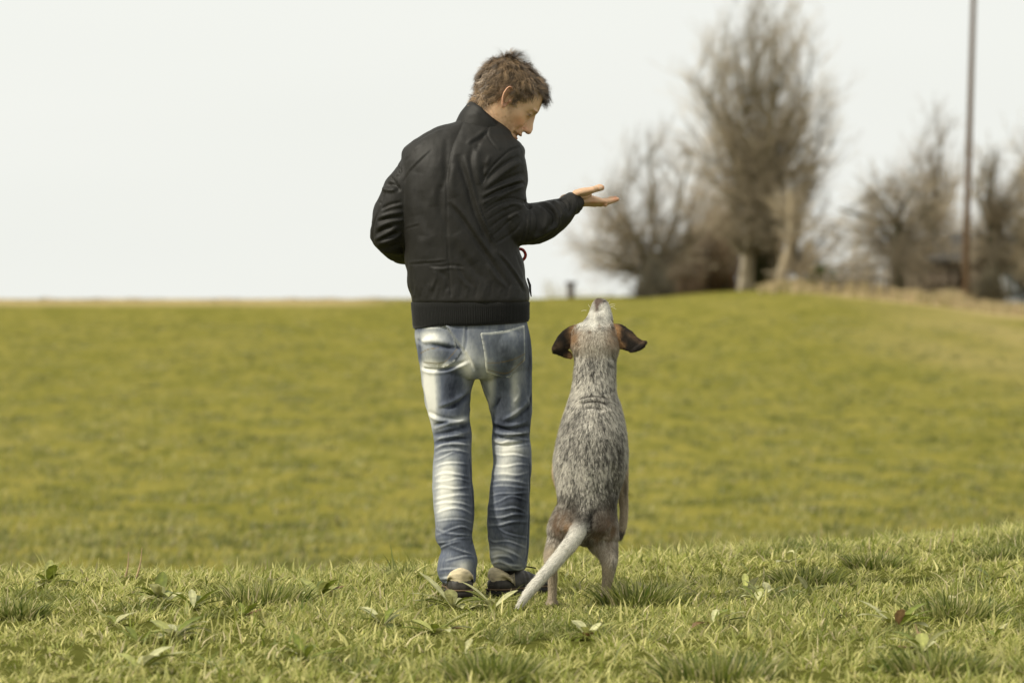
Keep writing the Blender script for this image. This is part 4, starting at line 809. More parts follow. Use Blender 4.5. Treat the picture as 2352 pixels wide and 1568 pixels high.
# folds on the sides and front that the photo hides still need to exist
side_f = (1-face)*(np.sin(jk.V[:, 2]*70+3*fbm(jk.V*9, 50))*.003)
jk.V = jk.V+JN*(J*(.15+.85*face)*np.where(tor, .62, .80)+gen*1.2+side_f)[:, None]
jm = material('jacket_nylon', (.0115, .0102, .0078), .60, .33, bump=(900, .12, (1, 1, 1)), noise_col=(30, .85, 1.15, (1, 1, 1)))
obj('jacket', jk, jm, man)
# collar
def ringwall(cB, rB, tB, cT, rT, tT, th, n=56, lv=8, fold=None):
    a = np.linspace(0, 2*pi, n, endpoint=False); R = []
    def lvl(s, off):
        c = np.array(cB)*(1-s)+np.array(cT)*s; tt = np.array(tB)*(1-s)+np.array(tT)*s; rx = rB[0]*(1-s)+rT[0]*s-off; ry = rB[1]*(1-s)+rT[1]*s-off
        return c+np.outer(np.cos(a)*rx, [cos(tt[0]), 0, -sin(tt[0])])+np.outer(np.sin(a)*ry, [0, 1, 0])+np.outer(np.sin(a)*tt[1], [0, 0, 1])
    for s in np.linspace(0, 1, lv): R.append(lvl(s, -.004*math.sin(s*pi)))
    R.append(lvl(1.02, th*.5))
    for s in np.linspace(1, 0, lv): R.append(lvl(s, th))
    R = np.array(R); V = R.reshape(-1, 3); return M(V, grid_faces(len(R), n))
cB = P(1103, 303, .028); cT = P(1119, 268, .03)
col_ = ringwall(cB, (.087, .074), (radians(20), .0), cT, (.0745, .068), (radians(40), -.01), .007)
cn_ = col_.normals(); cq = proj(col_.V); dd_ = stroke(cq, A_([(690, 140), (755, 128), (860, 145), (950, 185), (1020, 240)]), 1.6, -.002, tap=0)+fbm(col_.V*40, 61)*.0022+stroke(cq, A_([(790, 80), (840, 75), (880, 120)]), 3.5, .004, 's')+stroke(cq, A_([(880, 40), (950, 110), (1000, 180)]), 5, -.004)
col_.V += cn_*dd_[:, None]; obj('collar', col_, jm, man)
# ribbed hem
nh_ = 640; a = np.linspace(0, 2*pi, nh_, endpoint=False); R = []
for vy, xl, xr, hd in ((690, 949, 1212, .121), (694, 944, 1217, .128), (706, 945, 1216, .127), (722, 947, 1216, .127), (736, 948, 1216, .126), (743, 949, 1214, .122), (744, 954, 1209, .114), (738, 960, 1204, .11)):
    pl, pr = P(xl, vy, 0), P(xr, vy, 0); c = (pl+pr)/2; h_ = (pr-pl)[0]/2; rib = .0011*np.sin(a*190)*(1 if 694 < vy < 743 else .3)
    ca = np.sign(np.cos(a))*abs(np.cos(a))**(2/2.25); sa = np.sign(np.sin(a))*abs(np.sin(a))**(2/2.25)
    z = c[2]+.008*np.maximum(0, ca)*(vy > 730)-.014*np.maximum(0, -ca-.55)/.45*(vy-690)/50+.006*sa*(vy > 730)
    R.append(np.stack([c[0]+(h_+rib)*ca, (hd+rib)*sa, z], -1))
R = np.array(R)[::-1]; hb = M(R.reshape(-1, 3), grid_faces(len(R), nh_)); knit = material('rib_knit', (.008, .008, .007), .9, .2, sheen=.2)
obj('hem_band', hb, knit, man)
cuff = tube([(1303, 474, .072, 25.5, .038), (1312, 469, .08, 26.5, .0375), (1317, 466, .085, 26.5, .036), (1320, 465, .087, 24, .031)], 36); cn_ = cuff.normals(); cuff.V += cn_*(fbm(cuff.V*60, 71)*.002)[:, None]
obj('cuff', cuff, jm, man)
C_ = P(np.array([1212, 1217, 1218, 1220.]), np.array([640, 655, 668, 680.]), np.array([.0, .0, .0, .0])); obj('zip_pull', tube3(C_, [.003, .0045, .0035, .002], [.003, .003, .003, .002], 8), jm, man)
# ---------------------------------------------------------------- jeans
def C_z(pts): return [(890+.2087*x, 706.3+.2087*y) for x, y in pts]
def D_z(pts): return [(918.7+.29297*x, 976.2+.29297*y) for x, y in pts]
hipm = loft([(722, 958, 1206, 0, .105), (745, 953, 1212, 0, .115), (775, 953, 1218, 0, .12), (805, 958, 1221, 0, .122), (835, 963, 1222, .0, .118), (858, 975, 1215, .0, .10), (870, 1030, 1170, 0, .08)], 64, 3, 2.3)
for cx_ in (1018, 1160): hipm = hipm+ball(P(cx_, 800, -.045), (.075, .072, .085), 28)
lleg = loft([(800, 962, 1088, 0, .09), (830, 963, 1093, 0, .098), (860, 966, 1094, -.002, .095), (890, 970, 1084, -.005, .09), (920, 975, 1080, -.01, .086), (960, 985, 1080, -.015, .080), (1000, 996, 1083, -.02, .073), (1030, 997, 1083, -.03, .070), (1060, 995, 1083, -.04, .070), (1100, 993, 1085, -.05, .073), (1140, 994, 1089, -.06, .073),
             (1180, 998, 1089, -.075, .070), (1215, 999, 1086, -.085, .066), (1240, 1002, 1085, -.09, .066), (1262, 1014, 1092, -.095, .064), (1285, 1006, 1097, -.10, .067), (1310, 1004, 1094, -.10, .072), (1326, 1009, 1094, -.10, .074), (1337, 1016, 1092, -.10, .072)], 56, 3, 2.15)
rleg = loft([(800, 1095, 1221, .01, .09), (830, 1096, 1222, .01, .098), (860, 1099, 1222, .01, .095), (890, 1107, 1222, .012, .09), (920, 1119, 1222, .015, .085), (955, 1128, 1221, .02, .078), (985, 1131, 1218, .02, .073), (1005, 1130, 1217, .02, .070), (1030, 1131, 1221, .015, .068), (1055, 1133, 1221, .01, .068), (1090, 1129, 1220, .005, .072), (1130, 1124, 1218, .0, .074),
             (1170, 1120, 1217, .0, .072), (1205, 1118, 1217, .005, .068), (1235, 1121, 1216, .01, .064), (1260, 1124, 1215, .015, .064), (1280, 1125, 1212, .02, .066), (1297, 1132, 1210, .03, .07), (1308, 1143, 1206, .04, .066)], 56, 3, 2.15)
def legfix(m_, zc): return m_
jn = remesh(hipm+lleg+rleg, .0036, 3, .5); Q2 = proj(jn.V); N2 = jn.normals(); Jd = np.zeros(len(jn.V)); wht = np.zeros(len(jn.V)); face = np.clip(-N2[:, 1]*2.2, 0, 1)
left = (Q2[:, 0] < np.interp(Q2[:, 1], [740, 850, 880, 1400], [1072, 1094, 1100, 1106])); right = ~left
def js(pts, w_, amp, kind='g', mask=1.0, pw=0., tap=.2, ww=None):
    global Jd, wht
    s_ = stroke(Q2, pts, w_, 1.0, kind, tap)*mask; Jd = Jd+s_*amp
    if pw: wht = wht+(s_ if ww is None else stroke(Q2, pts, ww, 1.0, 'g', tap)*mask)*pw
lm, rm_ = left*1.0, right*1.0
# seat and thigh folds
js(C_z([(865, 150), (870, 300), (862, 400), (848, 470)]), 2, -.004, tap=0, pw=-.25); js(C_z([(840, 150), (835, 300), (825, 440)]), 1.5, .0015, pw=.25)
js(C_z([(540, 150), (660, 230), (740, 340), (830, 460), (900, 560), (970, 690)]), 4, -.012, 's', pw=.3, ww=3)
js(C_z([(430, 400), (560, 420), (700, 440), (820, 455)]), 4.5, -.011, 'g', lm, -.45); js(C_z([(330, 350), (420, 410), (450, 400)]), 4, -.007, 'g', lm, -.2)
js(C_z([(330, 420), (400, 380), (560, 370), (680, 400)]), 7, .009, 'g', lm, .3)
js(C_z([(350, 660), (480, 700), (640, 690), (780, 640), (900, 590)]), 3.5, .006, 's', lm, .22, ww=6); js(C_z([(540, 690), (640, 685), (760, 650)]), 3, -.006, 'g', lm, -.4)
js(C_z([(360, 720), (372, 850), (400, 980), (440, 1130)]), 4, -.004, 'g', lm, -.3)
js(C_z([(930, 880), (850, 970), (740, 1040), (640, 1080), (560, 1100)]), 4, .007, 's', lm, .25, ww=4); js(C_z([(920, 930), (850, 1010), (740, 1080), (640, 1120)]), 5, -.008, 'g', lm, -.3)
js(C_z([(440, 1150), (540, 1210), (650, 1235), (780, 1240), (890, 1190)]), 4, .007, 's', lm, .20, ww=4); js(C_z([(500, 1300), (600, 1270), (680, 1250)]), 4, -.008, 'g', lm, -.35)
for pts, a, pw in (([(500, 1340), (620, 1290), (760, 1260), (880, 1240)], .006, .2), ([(495, 1400), (620, 1380), (760, 1340), (920, 1300)], -.008, -.3), ([(495, 1440), (640, 1430), (780, 1400), (920, 1360)], .007, .2), ([(500, 1500), (640, 1470), (780, 1440), (915, 1430)], -.007, -.3), ([(500, 1560), (620, 1510), (760, 1500), (915, 1520)], .006, .2), ([(790, 1290), (850, 1300), (915, 1270)], -.005, -.2)):
    js(C_z(pts), 4, a, 'g', lm, pw)
for pts, a, pw in (([(1250, 980), (1200, 1060), (1140, 1120)], -.006, -.3), ([(1560, 1000), (1480, 1100), (1380, 1180), (1260, 1240)], .008, .12), ([(1590, 1060), (1500, 1160), (1400, 1230), (1300, 1270)], -.007, -.25), ([(1135, 1240), (1230, 1280), (1350, 1300), (1480, 1270), (1560, 1220)], .007, .05), ([(1150, 1290), (1250, 1330), (1380, 1340), (1520, 1310), (1580, 1300)], -.010, -.3),
                    ([(1150, 1340), (1200, 1380), (1330, 1400), (1480, 1380), (1580, 1350)], .009, .15), ([(1160, 1390), (1230, 1430), (1330, 1440), (1440, 1420), (1570, 1430)], -.009, -.2), ([(1160, 1450), (1250, 1490), (1350, 1460)], .007, .4), ([(1170, 1500), (1280, 1530), (1400, 1510), (1570, 1480)], -.008, -.2), ([(1430, 850), (1450, 950), (1400, 1050)], .004, .2)):
    js(C_z(pts), 4, a, 'g', rm_, pw)
js(C_z([(1000, 780), (1060, 900), (1120, 1020), (1135, 1140)]), 3, .002, 'g', rm_, .35); js(C_z([(1590, 750), (1580, 950), (1560, 1010), (1590, 1100)]), 3, .004, 's', rm_, .25)
# lower legs: stacked creases, pale on the crests
CR = [([(262, 130), (330, 95), (420, 80), (540, 85)], 1), ([(268, 190), (340, 150), (430, 140), (555, 150)], 1), ([(275, 230), (330, 200), (450, 190), (550, 215)], 1), ([(270, 275), (340, 245), (400, 215), (440, 210)], 1), ([(265, 330), (330, 300), (420, 290), (545, 300)], 1), ([(265, 400), (340, 370), (430, 375), (555, 400)], 1), ([(262, 440), (360, 430), (460, 415), (560, 445)], .6),
      ([(258, 500), (330, 480), (430, 490), (560, 480)], 1), ([(258, 580), (330, 560), (450, 540), (570, 545)], 1), ([(262, 620), (360, 600), (480, 605), (575, 640)], 1), ([(275, 690), (370, 650), (480, 650), (580, 700)], 1), ([(280, 750), (380, 735), (490, 735), (580, 770)], 1), ([(280, 800), (340, 830), (430, 800), (500, 790), (585, 830)], 1),
      ([(278, 860), (350, 840), (450, 850), (580, 860)], 1), ([(280, 915), (370, 910), (470, 880), (575, 880)], 1), ([(280, 980), (350, 940), (430, 910), (480, 900)], 1), ([(380, 940), (460, 970), (520, 990), (580, 1010)], 1), ([(350, 1060), (430, 1040), (520, 1020), (590, 1030)], 1), ([(300, 1130), (400, 1120), (490, 1130)], 1), ([(300, 1200), (380, 1190), (480, 1190), (530, 1175)], 1.4), ([(330, 1260), (400, 1215), (480, 1205), (560, 1230)], 1)]
for k, (pts, a) in enumerate(CR):
    v_ = (k*37 % 11)/11; js(D_z(pts), 2.2+1.6*v_, .0030*a, 's', lm, .16+.26*v_, ww=1.2+1.5*(1-v_), tap=.15+.3*v_); js([(x, y+4+3*v_) for x, y in D_z(pts)], 3.2, -.0020*a, 'g', lm, -.16)
CR = [([(720, 30), (800, 60), (900, 65), (1020, 50)], 1.3), ([(730, 100), (790, 110), (850, 90), (1020, 110)], 1.3), ([(735, 160), (800, 165), (870, 160), (1025, 140)], 1.3), ([(730, 215), (800, 230), (900, 225), (1020, 250)], 1), ([(725, 310), (820, 320), (930, 300), (1025, 310)], .8), ([(715, 380), (820, 375), (920, 385), (1020, 360)], .6),
      ([(705, 440), (800, 425), (920, 435), (1015, 460)], 1), ([(700, 480), (800, 470), (920, 480), (1015, 490)], .7), ([(695, 555), (790, 530), (900, 530), (1010, 520)], 1), ([(695, 620), (780, 590), (880, 550), (1010, 590)], .7), ([(690, 655), (790, 655), (900, 640), (1010, 690)], 1.2), ([(688, 715), (800, 715), (900, 690), (1010, 700)], 1.2), ([(680, 780), (780, 775), (880, 750), (1010, 750)], 1.4),
      ([(760, 790), (820, 835), (900, 860), (1010, 880)], 1), ([(690, 880), (740, 910), (850, 905), (1000, 960)], 1), ([(700, 960), (780, 960), (870, 990), (960, 1040)], 1.2), ([(705, 1040), (780, 1020), (860, 1030), (900, 1080)], 1.3), ([(715, 1080), (780, 1060), (860, 1090), (960, 1100)], 1)]
for k, (pts, a) in enumerate(CR):
    v_ = (k*41 % 13)/13; js(D_z(pts), 2.2+1.6*v_, .0030*a, 's', rm_, .14+.24*v_, ww=1.2+1.5*(1-v_), tap=.15+.3*v_); js([(x, y+4+3*v_) for x, y in D_z(pts)], 3.2, -.0020*a, 'g', rm_, -.15)
js(D_z([(1018, 300), (1020, 500), (1015, 700), (1005, 850), (1000, 1000), (985, 1060)]), 1.6, -.003, tap=0, pw=-.3); js(D_z([(1008, 400), (1008, 600), (998, 800), (985, 1000)]), 1.2, .001, pw=.2)
js(D_z([(548, 270), (570, 500), (590, 800), (560, 930)]), 1.6, -.003, tap=0, pw=-.3)
# hem turned under, with its puckers
for pts, mk in (([(335, 1255), (370, 1262), (400, 1235), (450, 1205), (520, 1220), (555, 1255), (585, 1270)], lm), ([(715, 1085), (780, 1072), (840, 1090), (880, 1120), (930, 1130), (970, 1118)], rm_)): js(D_z(pts), 2.2, .003, 'g', mk, .35, tap=.02)
blob = [(984, 873, 20, 62, .80), (1074, 835, 17, 40, .70), (1038, 884, 21, 58, -.30), (985, 772, 34, 14, .55), (1015, 838, 46, 10, .60), (992, 935, 13, 50, .60), (1060, 962, 18, 8, .35), (1025, 1085, 25, 38, .75), (1023, 1150, 26, 42, .72), (1065, 1300, 16, 14, .55), (1045, 1327, 26, 6, .45),
        (1182, 894, 10, 60, .42), (1128, 894, 9, 50, .48), (1158, 730, 44, 10, .35), (1110, 860, 12, 34, .35), (1160, 860, 30, 34, .12), (1158, 820, 26, 50, -.22), (1156, 905, 16, 60, -.25), (1168, 1028, 28, 20, .75), (1162, 1075, 25, 30, .58), (1147, 1268, 28, 9, .42), (1135, 1285, 10, 18, .45), (1160, 1300, 30, 5, .3), (1188, 1160, 30, 70, -.22), (1075, 1230, 20, 60, -.10), (1016, 735, 46, 14, .2),
        (1216, 850, 6, 120, -.25), (965, 800, 5, 60, -.2), (1150, 975, 40, 16, -.22), (1040, 1215, 44, 16, -.12), (1050, 1255, 30, 20, -.12), (1040, 1000, 40, 20, -.12), (1070, 1090, 9, 60, -.15)]
wmap = .39+.0*wht
for b in blob: wmap = wmap+b[4]*pc(Q2, *b[:4])
fibre = fbm(jn.V*[260, 260, 90], 81, 2)*.08+fbm(jn.V*[30, 30, 18], 82, 3)*.14
wv = np.clip(wmap+wht*.62+fibre-.02, 0, 1)[:, None]
s1, s2, s3, s4 = srgb(32, 36, 47)*.9, srgb(96, 102, 115), srgb(160, 163, 164), srgb(218, 217, 208)
jc = np.where(wv < .33, s1+(s2-s1)*wv/.33, np.where(wv < .66, s2+(s3-s2)*(wv-.33)/.33, s3+(s4-s3)*(wv-.66)/.34))
yel = np.clip(pc(Q2, 1155, 830, 60, 90)*rm_, 0, 1)[:, None]; jc = jc*(1-yel*[.02, .03, .16])
st = stroke(Q2, C_z([(848, 150), (850, 300), (838, 440)]), 1.0, 1)
jn.V = jn.V+N2*(.60*Jd*(.15+.85*face)+fbm(jn.V*[30, 30, 18], 91, 3)*.0016+(1-face)*np.sin(jn.V[:, 2]*75+7*fbm(jn.V*[6, 6, 9], 92))*.0018*(.3+fbm(jn.V*7, 93)))[:, None]
dn = material('denim', attr=True, rough=.95, spec=.08, bump=(1600, .35, (1, 1, .5)))
obj('jeans', jn, dn, man, col=jc)
# patch pockets lifted off the seat
def patch(poly, lift, name, colfn):
    ok = inside(Q2, poly) & (N2[:, 1] < -.05); qs = ok[jn.Q].all(1); q = jn.Q[qs]; u, inv = np.unique(q, return_inverse=True); Vp = jn.V[u]; Np = N2[u]; c = colfn(u)
    nI = len(u); q = inv.reshape(-1, 4); e = {}
    for f in q:
        for k in range(4): a, b = f[k], f[(k+1) % 4]; e[(a, b)] = 1
    rv = np.array(sorted({a for (a, b) in e if (b, a) not in e})); pp = Q2[u][rv]; pl_ = np.array(list(poly)+[poly[0]], float); bd = np.full(len(rv), 1e9); bt = pp.copy()
    for i in range(len(pl_)-1):
        a_, d_ = pl_[i], pl_[i+1]-pl_[i]; t_ = np.clip(((pp-a_)@d_)/(d_@d_), 0, 1); c_ = a_+t_[:, None]*d_; ds_ = np.linalg.norm(pp-c_, axis=1); k_ = ds_ < bd; bd[k_] = ds_[k_]; bt[k_] = c_[k_]
    mv = np.where(bd[:, None] < 5, bt-pp, 0); Vp = Vp.copy(); Vp[rv, 0] += mv[:, 0]*PX(0); Vp[rv, 2] -= mv[:, 1]*PX(0)
    V = np.vstack([Vp+Np*lift, Vp-Np*.001])
    rim = [(a, b, b+nI, a+nI) for (a, b) in e if (b, a) not in e]; rim = [(y, x, w_, z) for x, y, z, w_ in rim]
    rim = [(r[1], r[0], r[3], r[2]) for r in [(a, b, a+nI, b+nI) for (a, b) in e if (b, a) not in e]]
    return obj(name, M(V, np.vstack([q, np.array(rim)])), dn, man, col=np.vstack([c, c*.6]))
def pcol(edges, stitch):
    def f(u):
        q = Q2[u]; w_ = wv[u, 0]+0
        for e_ in edges: w_ = w_+stroke(q, e_, 2.2, .38, tap=0)
        w_ = np.clip(w_, 0, 1)[:, None]; c = np.where(w_ < .33, s1+(s2-s1)*w_/.33, np.where(w_ < .66, s2+(s3-s2)*(w_-.33)/.33, s3+(s4-s3)*(w_-.66)/.34)); c = c*(1-yel[u]*[.02, .03, .16])
        for s_ in stitch: k = np.clip(stroke(q, s_, .9, 1.0, tap=0), 0, 1)[:, None]*.75; c = c*(1-k)+srgb(120, 100, 52)*k
        return c
    return f
RP = C_z([(1020, 275), (1150, 270), (1330, 245), (1500, 190), (1508, 400), (1508, 580), (1420, 680), (1340, 772), (1200, 745), (1085, 710), (1060, 480)])
LP = C_z([(330, 185), (460, 215), (620, 205), (690, 240), (740, 360), (760, 450), (820, 480), (740, 590), (640, 655), (400, 658), (365, 500), (330, 350)])
patch(RP, .0022, 'pocket', pcol([C_z([(1020, 285), (1150, 285), (1330, 260), (1500, 205)]), C_z([(1030, 290), (1070, 480), (1095, 700)]), C_z([(1500, 210), (1500, 580), (1340, 762), (1100, 712)])], [C_z([(1100, 605), (1250, 600), (1400, 560), (1500, 510)]), C_z([(1100, 680), (1200, 705), (1335, 710), (1500, 570)])]))
patch(LP, .0018, 'pocket', pcol([C_z([(335, 195), (460, 225), (620, 215)]), C_z([(400, 640), (640, 640), (740, 580)]), C_z([(700, 250), (735, 350), (745, 440)])], [C_z([(370, 500), (450, 460), (560, 440)]), C_z([(400, 600), (620, 600), (760, 460)])]))
# ---------------------------------------------------------------- shoes
weltm = material('welt', (.13, .09, .055), .8, .2)
lea = material('scuffed_leather', (.034, .029, .023), .6, .45, noise_col=(35, .55, 1.6, (1, 1, 1)), bump=(120, .5, (1, 1, 1)))
sole_m = material('rubber_sole', (.022, .018, .015), .75, .3, noise_col=(25, .6, 1.5, (1, 1, 1))); pad_m = material('beige_heel_lining', (.66, .56, .37), .8, .25, noise_col=(40, .7, 1.2, (1, 1, 3)), bump=(90, .6, (1, 1, 3)))
dkm = material('shoe_lace', (.012, .012, .012), .8, .3)
def shoe(pos, yaw, lab, lift=0):
    c, s_ = cos(yaw), sin(yaw); Rm = np.array([[c, -s_, 0], [s_, c, 0], [0, 0, 1]]); pos = np.array(pos)
    def plan(x):   # outline half width along the shoe, x 0 heel .. .30 toe
        return np.interp(x, [0, .012, .04, .09, .14, .20, .25, .285, .30], [.012, .030, .039, .037, .036, .047, .046, .030, .008])
    def slab(z0, z1, g0, g1, xs=26, n=5):
        x = np.concatenate([.5*(1-np.cos(np.linspace(0, pi, xs)))*.30]); R = []
        for z, g in ((z0, -.004), (z0, g0), (z0*.5+z1*.5, (g0+g1)/2+.001), (z1, g1), (z1, -.004)):
            hw = plan(x)+g; xx = .15+(x-.15)*(1+g/.15); R.append(np.vstack([np.stack([xx, hw, np.full(xs, z)], -1), np.stack([xx, -hw, np.full(xs, z)], -1)[::-1]]))
        return rings(np.array(R))
    sole = slab(0, .022, .002, .003); welt = slab(.0225, .027, .0045, .0045)
    R = []; xs = 26; x = .5*(1-np.cos(np.linspace(0, pi, xs)))*.296+.002
    top = lambda x_: np.interp(x_, [0, .05, .10, .14, .20, .27, .30], [.072, .080, .092, .088, .064, .046, .030])
    for s2_, g in ((0, .0), (.25, .002), (.5, 0), (.72, -.006), (.88, -.015), (1, -.030)):
        hw = np.maximum(plan(x)+g, .001); z = .027+(top(x)-.027)*s2_; xx = .15+(x-.15)*(1+.35*g/.15)+.004*s2_
        R.append(np.vstack([np.stack([xx, hw, z], -1), np.stack([xx, -hw, z], -1)[::-1]]))
    up_ = rings(np.array(R)); up_ = remesh(up_, .003, 2)
    q = up_.V; nn_ = up_.normals(); dd2 = np.zeros(len(q))
    for xx in (.045, .058): dd2 -= .0014*np.exp(-((q[:, 0]-xx)/.002)**2)
    dd2 += .0016*np.sin(q[:, 0]*260+fbm(q*40, 5)*3)*sstep(.10, .16, q[:, 0])*(q[:, 2] < .075); up_.V = q+nn_*(dd2+fbm(q*80, 6)*.0008)[:, None]
    a = np.linspace(-1.95, 1.95, 30); R = []
    for z, g in ((.050, .002), (.062, .0045), (.075, .007), (.088, .006), (.097, .001), (.098, -.006), (.085, -.010)):
        rx, ry = .046+g, .037+g; zz2 = z-.042*np.abs(a/1.95)**1.7*(z > .07)+.016*np.abs(a/1.95)**1.5*(z < .07); R.append(np.stack([.052-rx*np.cos(a), ry*np.sin(a), zz2], -1))
    R = np.array(R); pad = M(R.reshape(-1, 3), grid_faces(len(R), 30, False))
    rt_ = lambda m_: m_.xf(Rm, pos+[0, 0, lift])
    u_ = obj('shoe', rt_(up_), lea, man, label=lab); obj('sole', rt_(sole), sole_m, u_); obj('welt', rt_(welt), weltm, u_); obj('heel_lining', rt_(pad), pad_m, u_)
    lc = tube3(np.array([(.10, .0, .098), (.125, .018, .092), (.12, .03, .085)]), [.003]*3, [.003]*3, 8); obj('lace', rt_(lc), dkm, u_)
    return u_
rp = P(1150, 1371, .0); rp[2] = .004
shoe((rp[0]-.028, -.02, .003), radians(52), 'scuffed grey-brown leather shoe with a pale heel lining, toe turned right')
lp = P(1058, 1384, -.15); shoe((lp[0]+.002, -.205, .014), radians(94), 'shoe half hidden in grass, only the pale heel lining and dark ankle showing')
C_ = catmull(P(np.array([1200, 1214, 1230.]), np.array([1301, 1301, 1304.]), np.array([.05, .02, .0])), 3); obj('lace_end', tube3(C_, [.0022]*len(C_), [.0022]*len(C_), 8), dkm, man)
# ---------------------------------------------------------------- red leash
lm_ = material('red_rope', (.36, .035, .022), .75, .3, bump=(300, .8, (1, 1, 1))); y_ = .13
C_ = catmull(P(np.array([1175, 1190, 1199, 1205, 1207, 1203, 1195, 1180, 1165.]), np.array([575, 572, 573, 579, 587, 595, 600, 603, 600.]), np.array([.16, .14, .13, .12, .12, .12, .13, .15, .18])), 5)
obj('dog_leash', tube3(C_, np.full(len(C_), .0052), np.full(len(C_), .0052), 12), lm_, label='loop of red rope leash showing under the man\'s right elbow', category='leash')
# ================================================================ the dog
dog = thing('dog', 'grey roan hound standing upright on its hind legs, nose up, dark ears spread', 'dog', (.2, -.38, 0))
def E_(x, y): return (1205.9+x*.20137, 660.4+y*.20137)
def F_(x, y): return (1148.4+x*.3224, 918.8+y*.3224)
yd = -.33
head_d = loft([(684.5, 1374, 1384, yd+.05, .010), (688, 1366, 1392, yd+.05, .018), (695, 1361, 1397, yd+.048, .024), (705, 1357, 1401, yd+.045, .029), (718, 1352, 1405, yd+.04, .033), (730, 1346, 1408, yd+.035, .037), (745, 1333, 1410, yd+.03, .045), (760, 1318, 1413, yd+.02, .056), (775, 1311, 1418, yd+.015, .062), (792, 1310, 1422, yd+.01, .064),
               (808, 1314, 1421, yd+.01, .062), (822, 1318, 1417, yd+.012, .062), (835, 1320, 1415, yd+.012, .062), (860, 1318, 1415, yd+.012, .064)], 48, 3)
trunk_d = loft([(815, 1322, 1414, yd+.01, .060), (850, 1318, 1415, yd+.01, .066), (880, 1315, 1415, yd+.008, .070), (905, 1310, 1417, yd+.005, .078), (925, 1303, 1424, yd+.005, .088), (950, 1295, 1431, yd+.005, .102), (980, 1286, 1437, yd+.005, .115), (1010, 1279, 1441, yd+.003, .122), (1040, 1273, 1443, yd, .122), (1070, 1271, 1441, yd-.005, .116),
                (1100, 1274, 1433, yd-.01, .106), (1130, 1279, 1423, yd-.015, .096), (1160, 1281, 1417, yd-.02, .09), (1185, 1275, 1417, yd-.028, .09), (1210, 1268, 1421, yd-.035, .088), (1226, 1292, 1402, yd-.035, .070), (1242, 1318, 1386, yd-.035, .050), (1252, 1335, 1376, yd-.035, .030)], 56, 3, 2.1)
dg = head_d+trunk_d
dg = dg+ball(P(1343, 752, yd+.01), (.030, .022, .018))+ball(P(1397, 752, yd+.01), (.020, .022, .018))                      # brows
dg = dg+tube([(1318, 1130, yd, 20, .05), (1305, 1175, yd-.02, 31, .070), (1291, 1215, yd-.02, 35, .065), (1283, 1240, yd-.02, 27, .050), (1269, 1268, yd-.04, 19, .034), (1265, 1290, yd-.065, 15, .024), (1269, 1315, yd-.055, 11.5, .017), (1269, 1350, yd-.04, 10.5, .0145), (1268, 1378, yd-.035, 10.5, .015)], 24)
dg = dg+tube([(1372, 1130, yd, 20, .05), (1382, 1175, yd-.02, 32, .070), (1386, 1215, yd-.03, 35, .065), (1384, 1240, yd-.03, 39, .052), (1395, 1268, yd-.05, 25.5, .036), (1399, 1292, yd-.075, 19, .026), (1397, 1318, yd-.07, 14.5, .019), (1392, 1350, yd-.055, 11, .0155), (1387, 1385, yd-.05, 9.5, .015)], 24)
for cx_, cy_ in ((1268, 1384), (1385, 1393)):                                                                   # paws, toes away from us
    p_ = P(cx_, cy_, yd-.04); dg = dg+ball(p_+[0, .03, -.004], (.020, .045, .016))
    for k in (-1.5, -.5, .5, 1.5): dg = dg+ball(p_+[k*.010, .068-abs(k)*.006, -.008], (.0068, .016, .010), 12)
dg = dg+tube([(1340, 1172, yd-.085, 17, .026), (1334, 1205, yd-.115, 19, .027), (1314, 1243, yd-.14, 18, .025), (1277, 1288, yd-.16, 15.5, .022), (1243, 1327, yd-.18, 13.5, .019), (1212, 1363, yd-.195, 11.5, .016), (1194, 1390, yd-.20, 7.5, .010), (1189, 1401, yd-.20, 3.5, .005)], 24)
# forelegs hang in front of the belly
dg = dg+tube([(1400, 1010, yd+.07, 34, .05), (1419, 1055, yd+.10, 23, .035), (1428, 1090, yd+.10, 15, .024), (1431, 1135, yd+.11, 11.5, .017), (1433, 1172, yd+.115, 9.5, .015), (1431, 1200, yd+.12, 9.5, .014), (1427, 1218, yd+.125, 9, .014), (1423, 1233, yd+.12, 7, .012)], 20)
dg = dg+tube([(1310, 1020, yd+.07, 34, .05), (1288, 1065, yd+.09, 19, .034), (1284, 1095, yd+.10, 15, .024), (1296, 1140, yd+.13, 12, .017), (1302, 1190, yd+.14, 10, .014), (1304, 1225, yd+.14, 9, .014)], 20)
dg = remesh(dg, .0036, 9, .6)
# ears: folded leather-thin lobes
earL = tube([(*E_(615, 545), yd+.012, 26, .018), (*E_(540, 560), yd+.006, 25, .011), (*E_(465, 605), yd-.004, 22, .008), (*E_(400, 660), yd-.010, 17, .007), (*E_(345, 700), yd-.012, 11, .006), (*E_(320, 715), yd-.012, 5.5, .004)], 24)
earL = earL+tube([(*E_(330, 725), yd-.008, 6, .005), (*E_(400, 735), yd-.002, 8, .006), (*E_(460, 750), yd+.002, 10, .006), (*E_(505, 775), yd+.004, 8.5, .006), (*E_(528, 800), yd+.004, 4, .004)], 20)
earR = tube([(*E_(975, 540), yd+.012, 27, .018), (*E_(1060, 560), yd+.006, 30, .011), (*E_(1140, 595), yd, 25, .008), (*E_(1210, 635), yd-.004, 20.5, .007), (*E_(1275, 648), yd-.006, 16, .007), (*E_(1325, 645), yd-.006, 12, .006), (*E_(1362, 628), yd-.005, 6, .004)], 24)
earR = earR+tube([(*E_(1200, 730), yd-.002, 3, .004), (*E_(1260, 705), yd-.010, 6, .006), (*E_(1320, 668), yd-.012, 6.5, .006), (*E_(1378, 618), yd-.008, 3.5, .004)], 16)
ears = remesh(earL+earR, .0028, 2, .5); nbd = len(dg.V)
dall = dg+ears; dq = proj(dall.V); dN = dall.normals(); nf = np.clip(-dN[:, 1]*2, 0, 1)
d = np.zeros(len(dall.V))
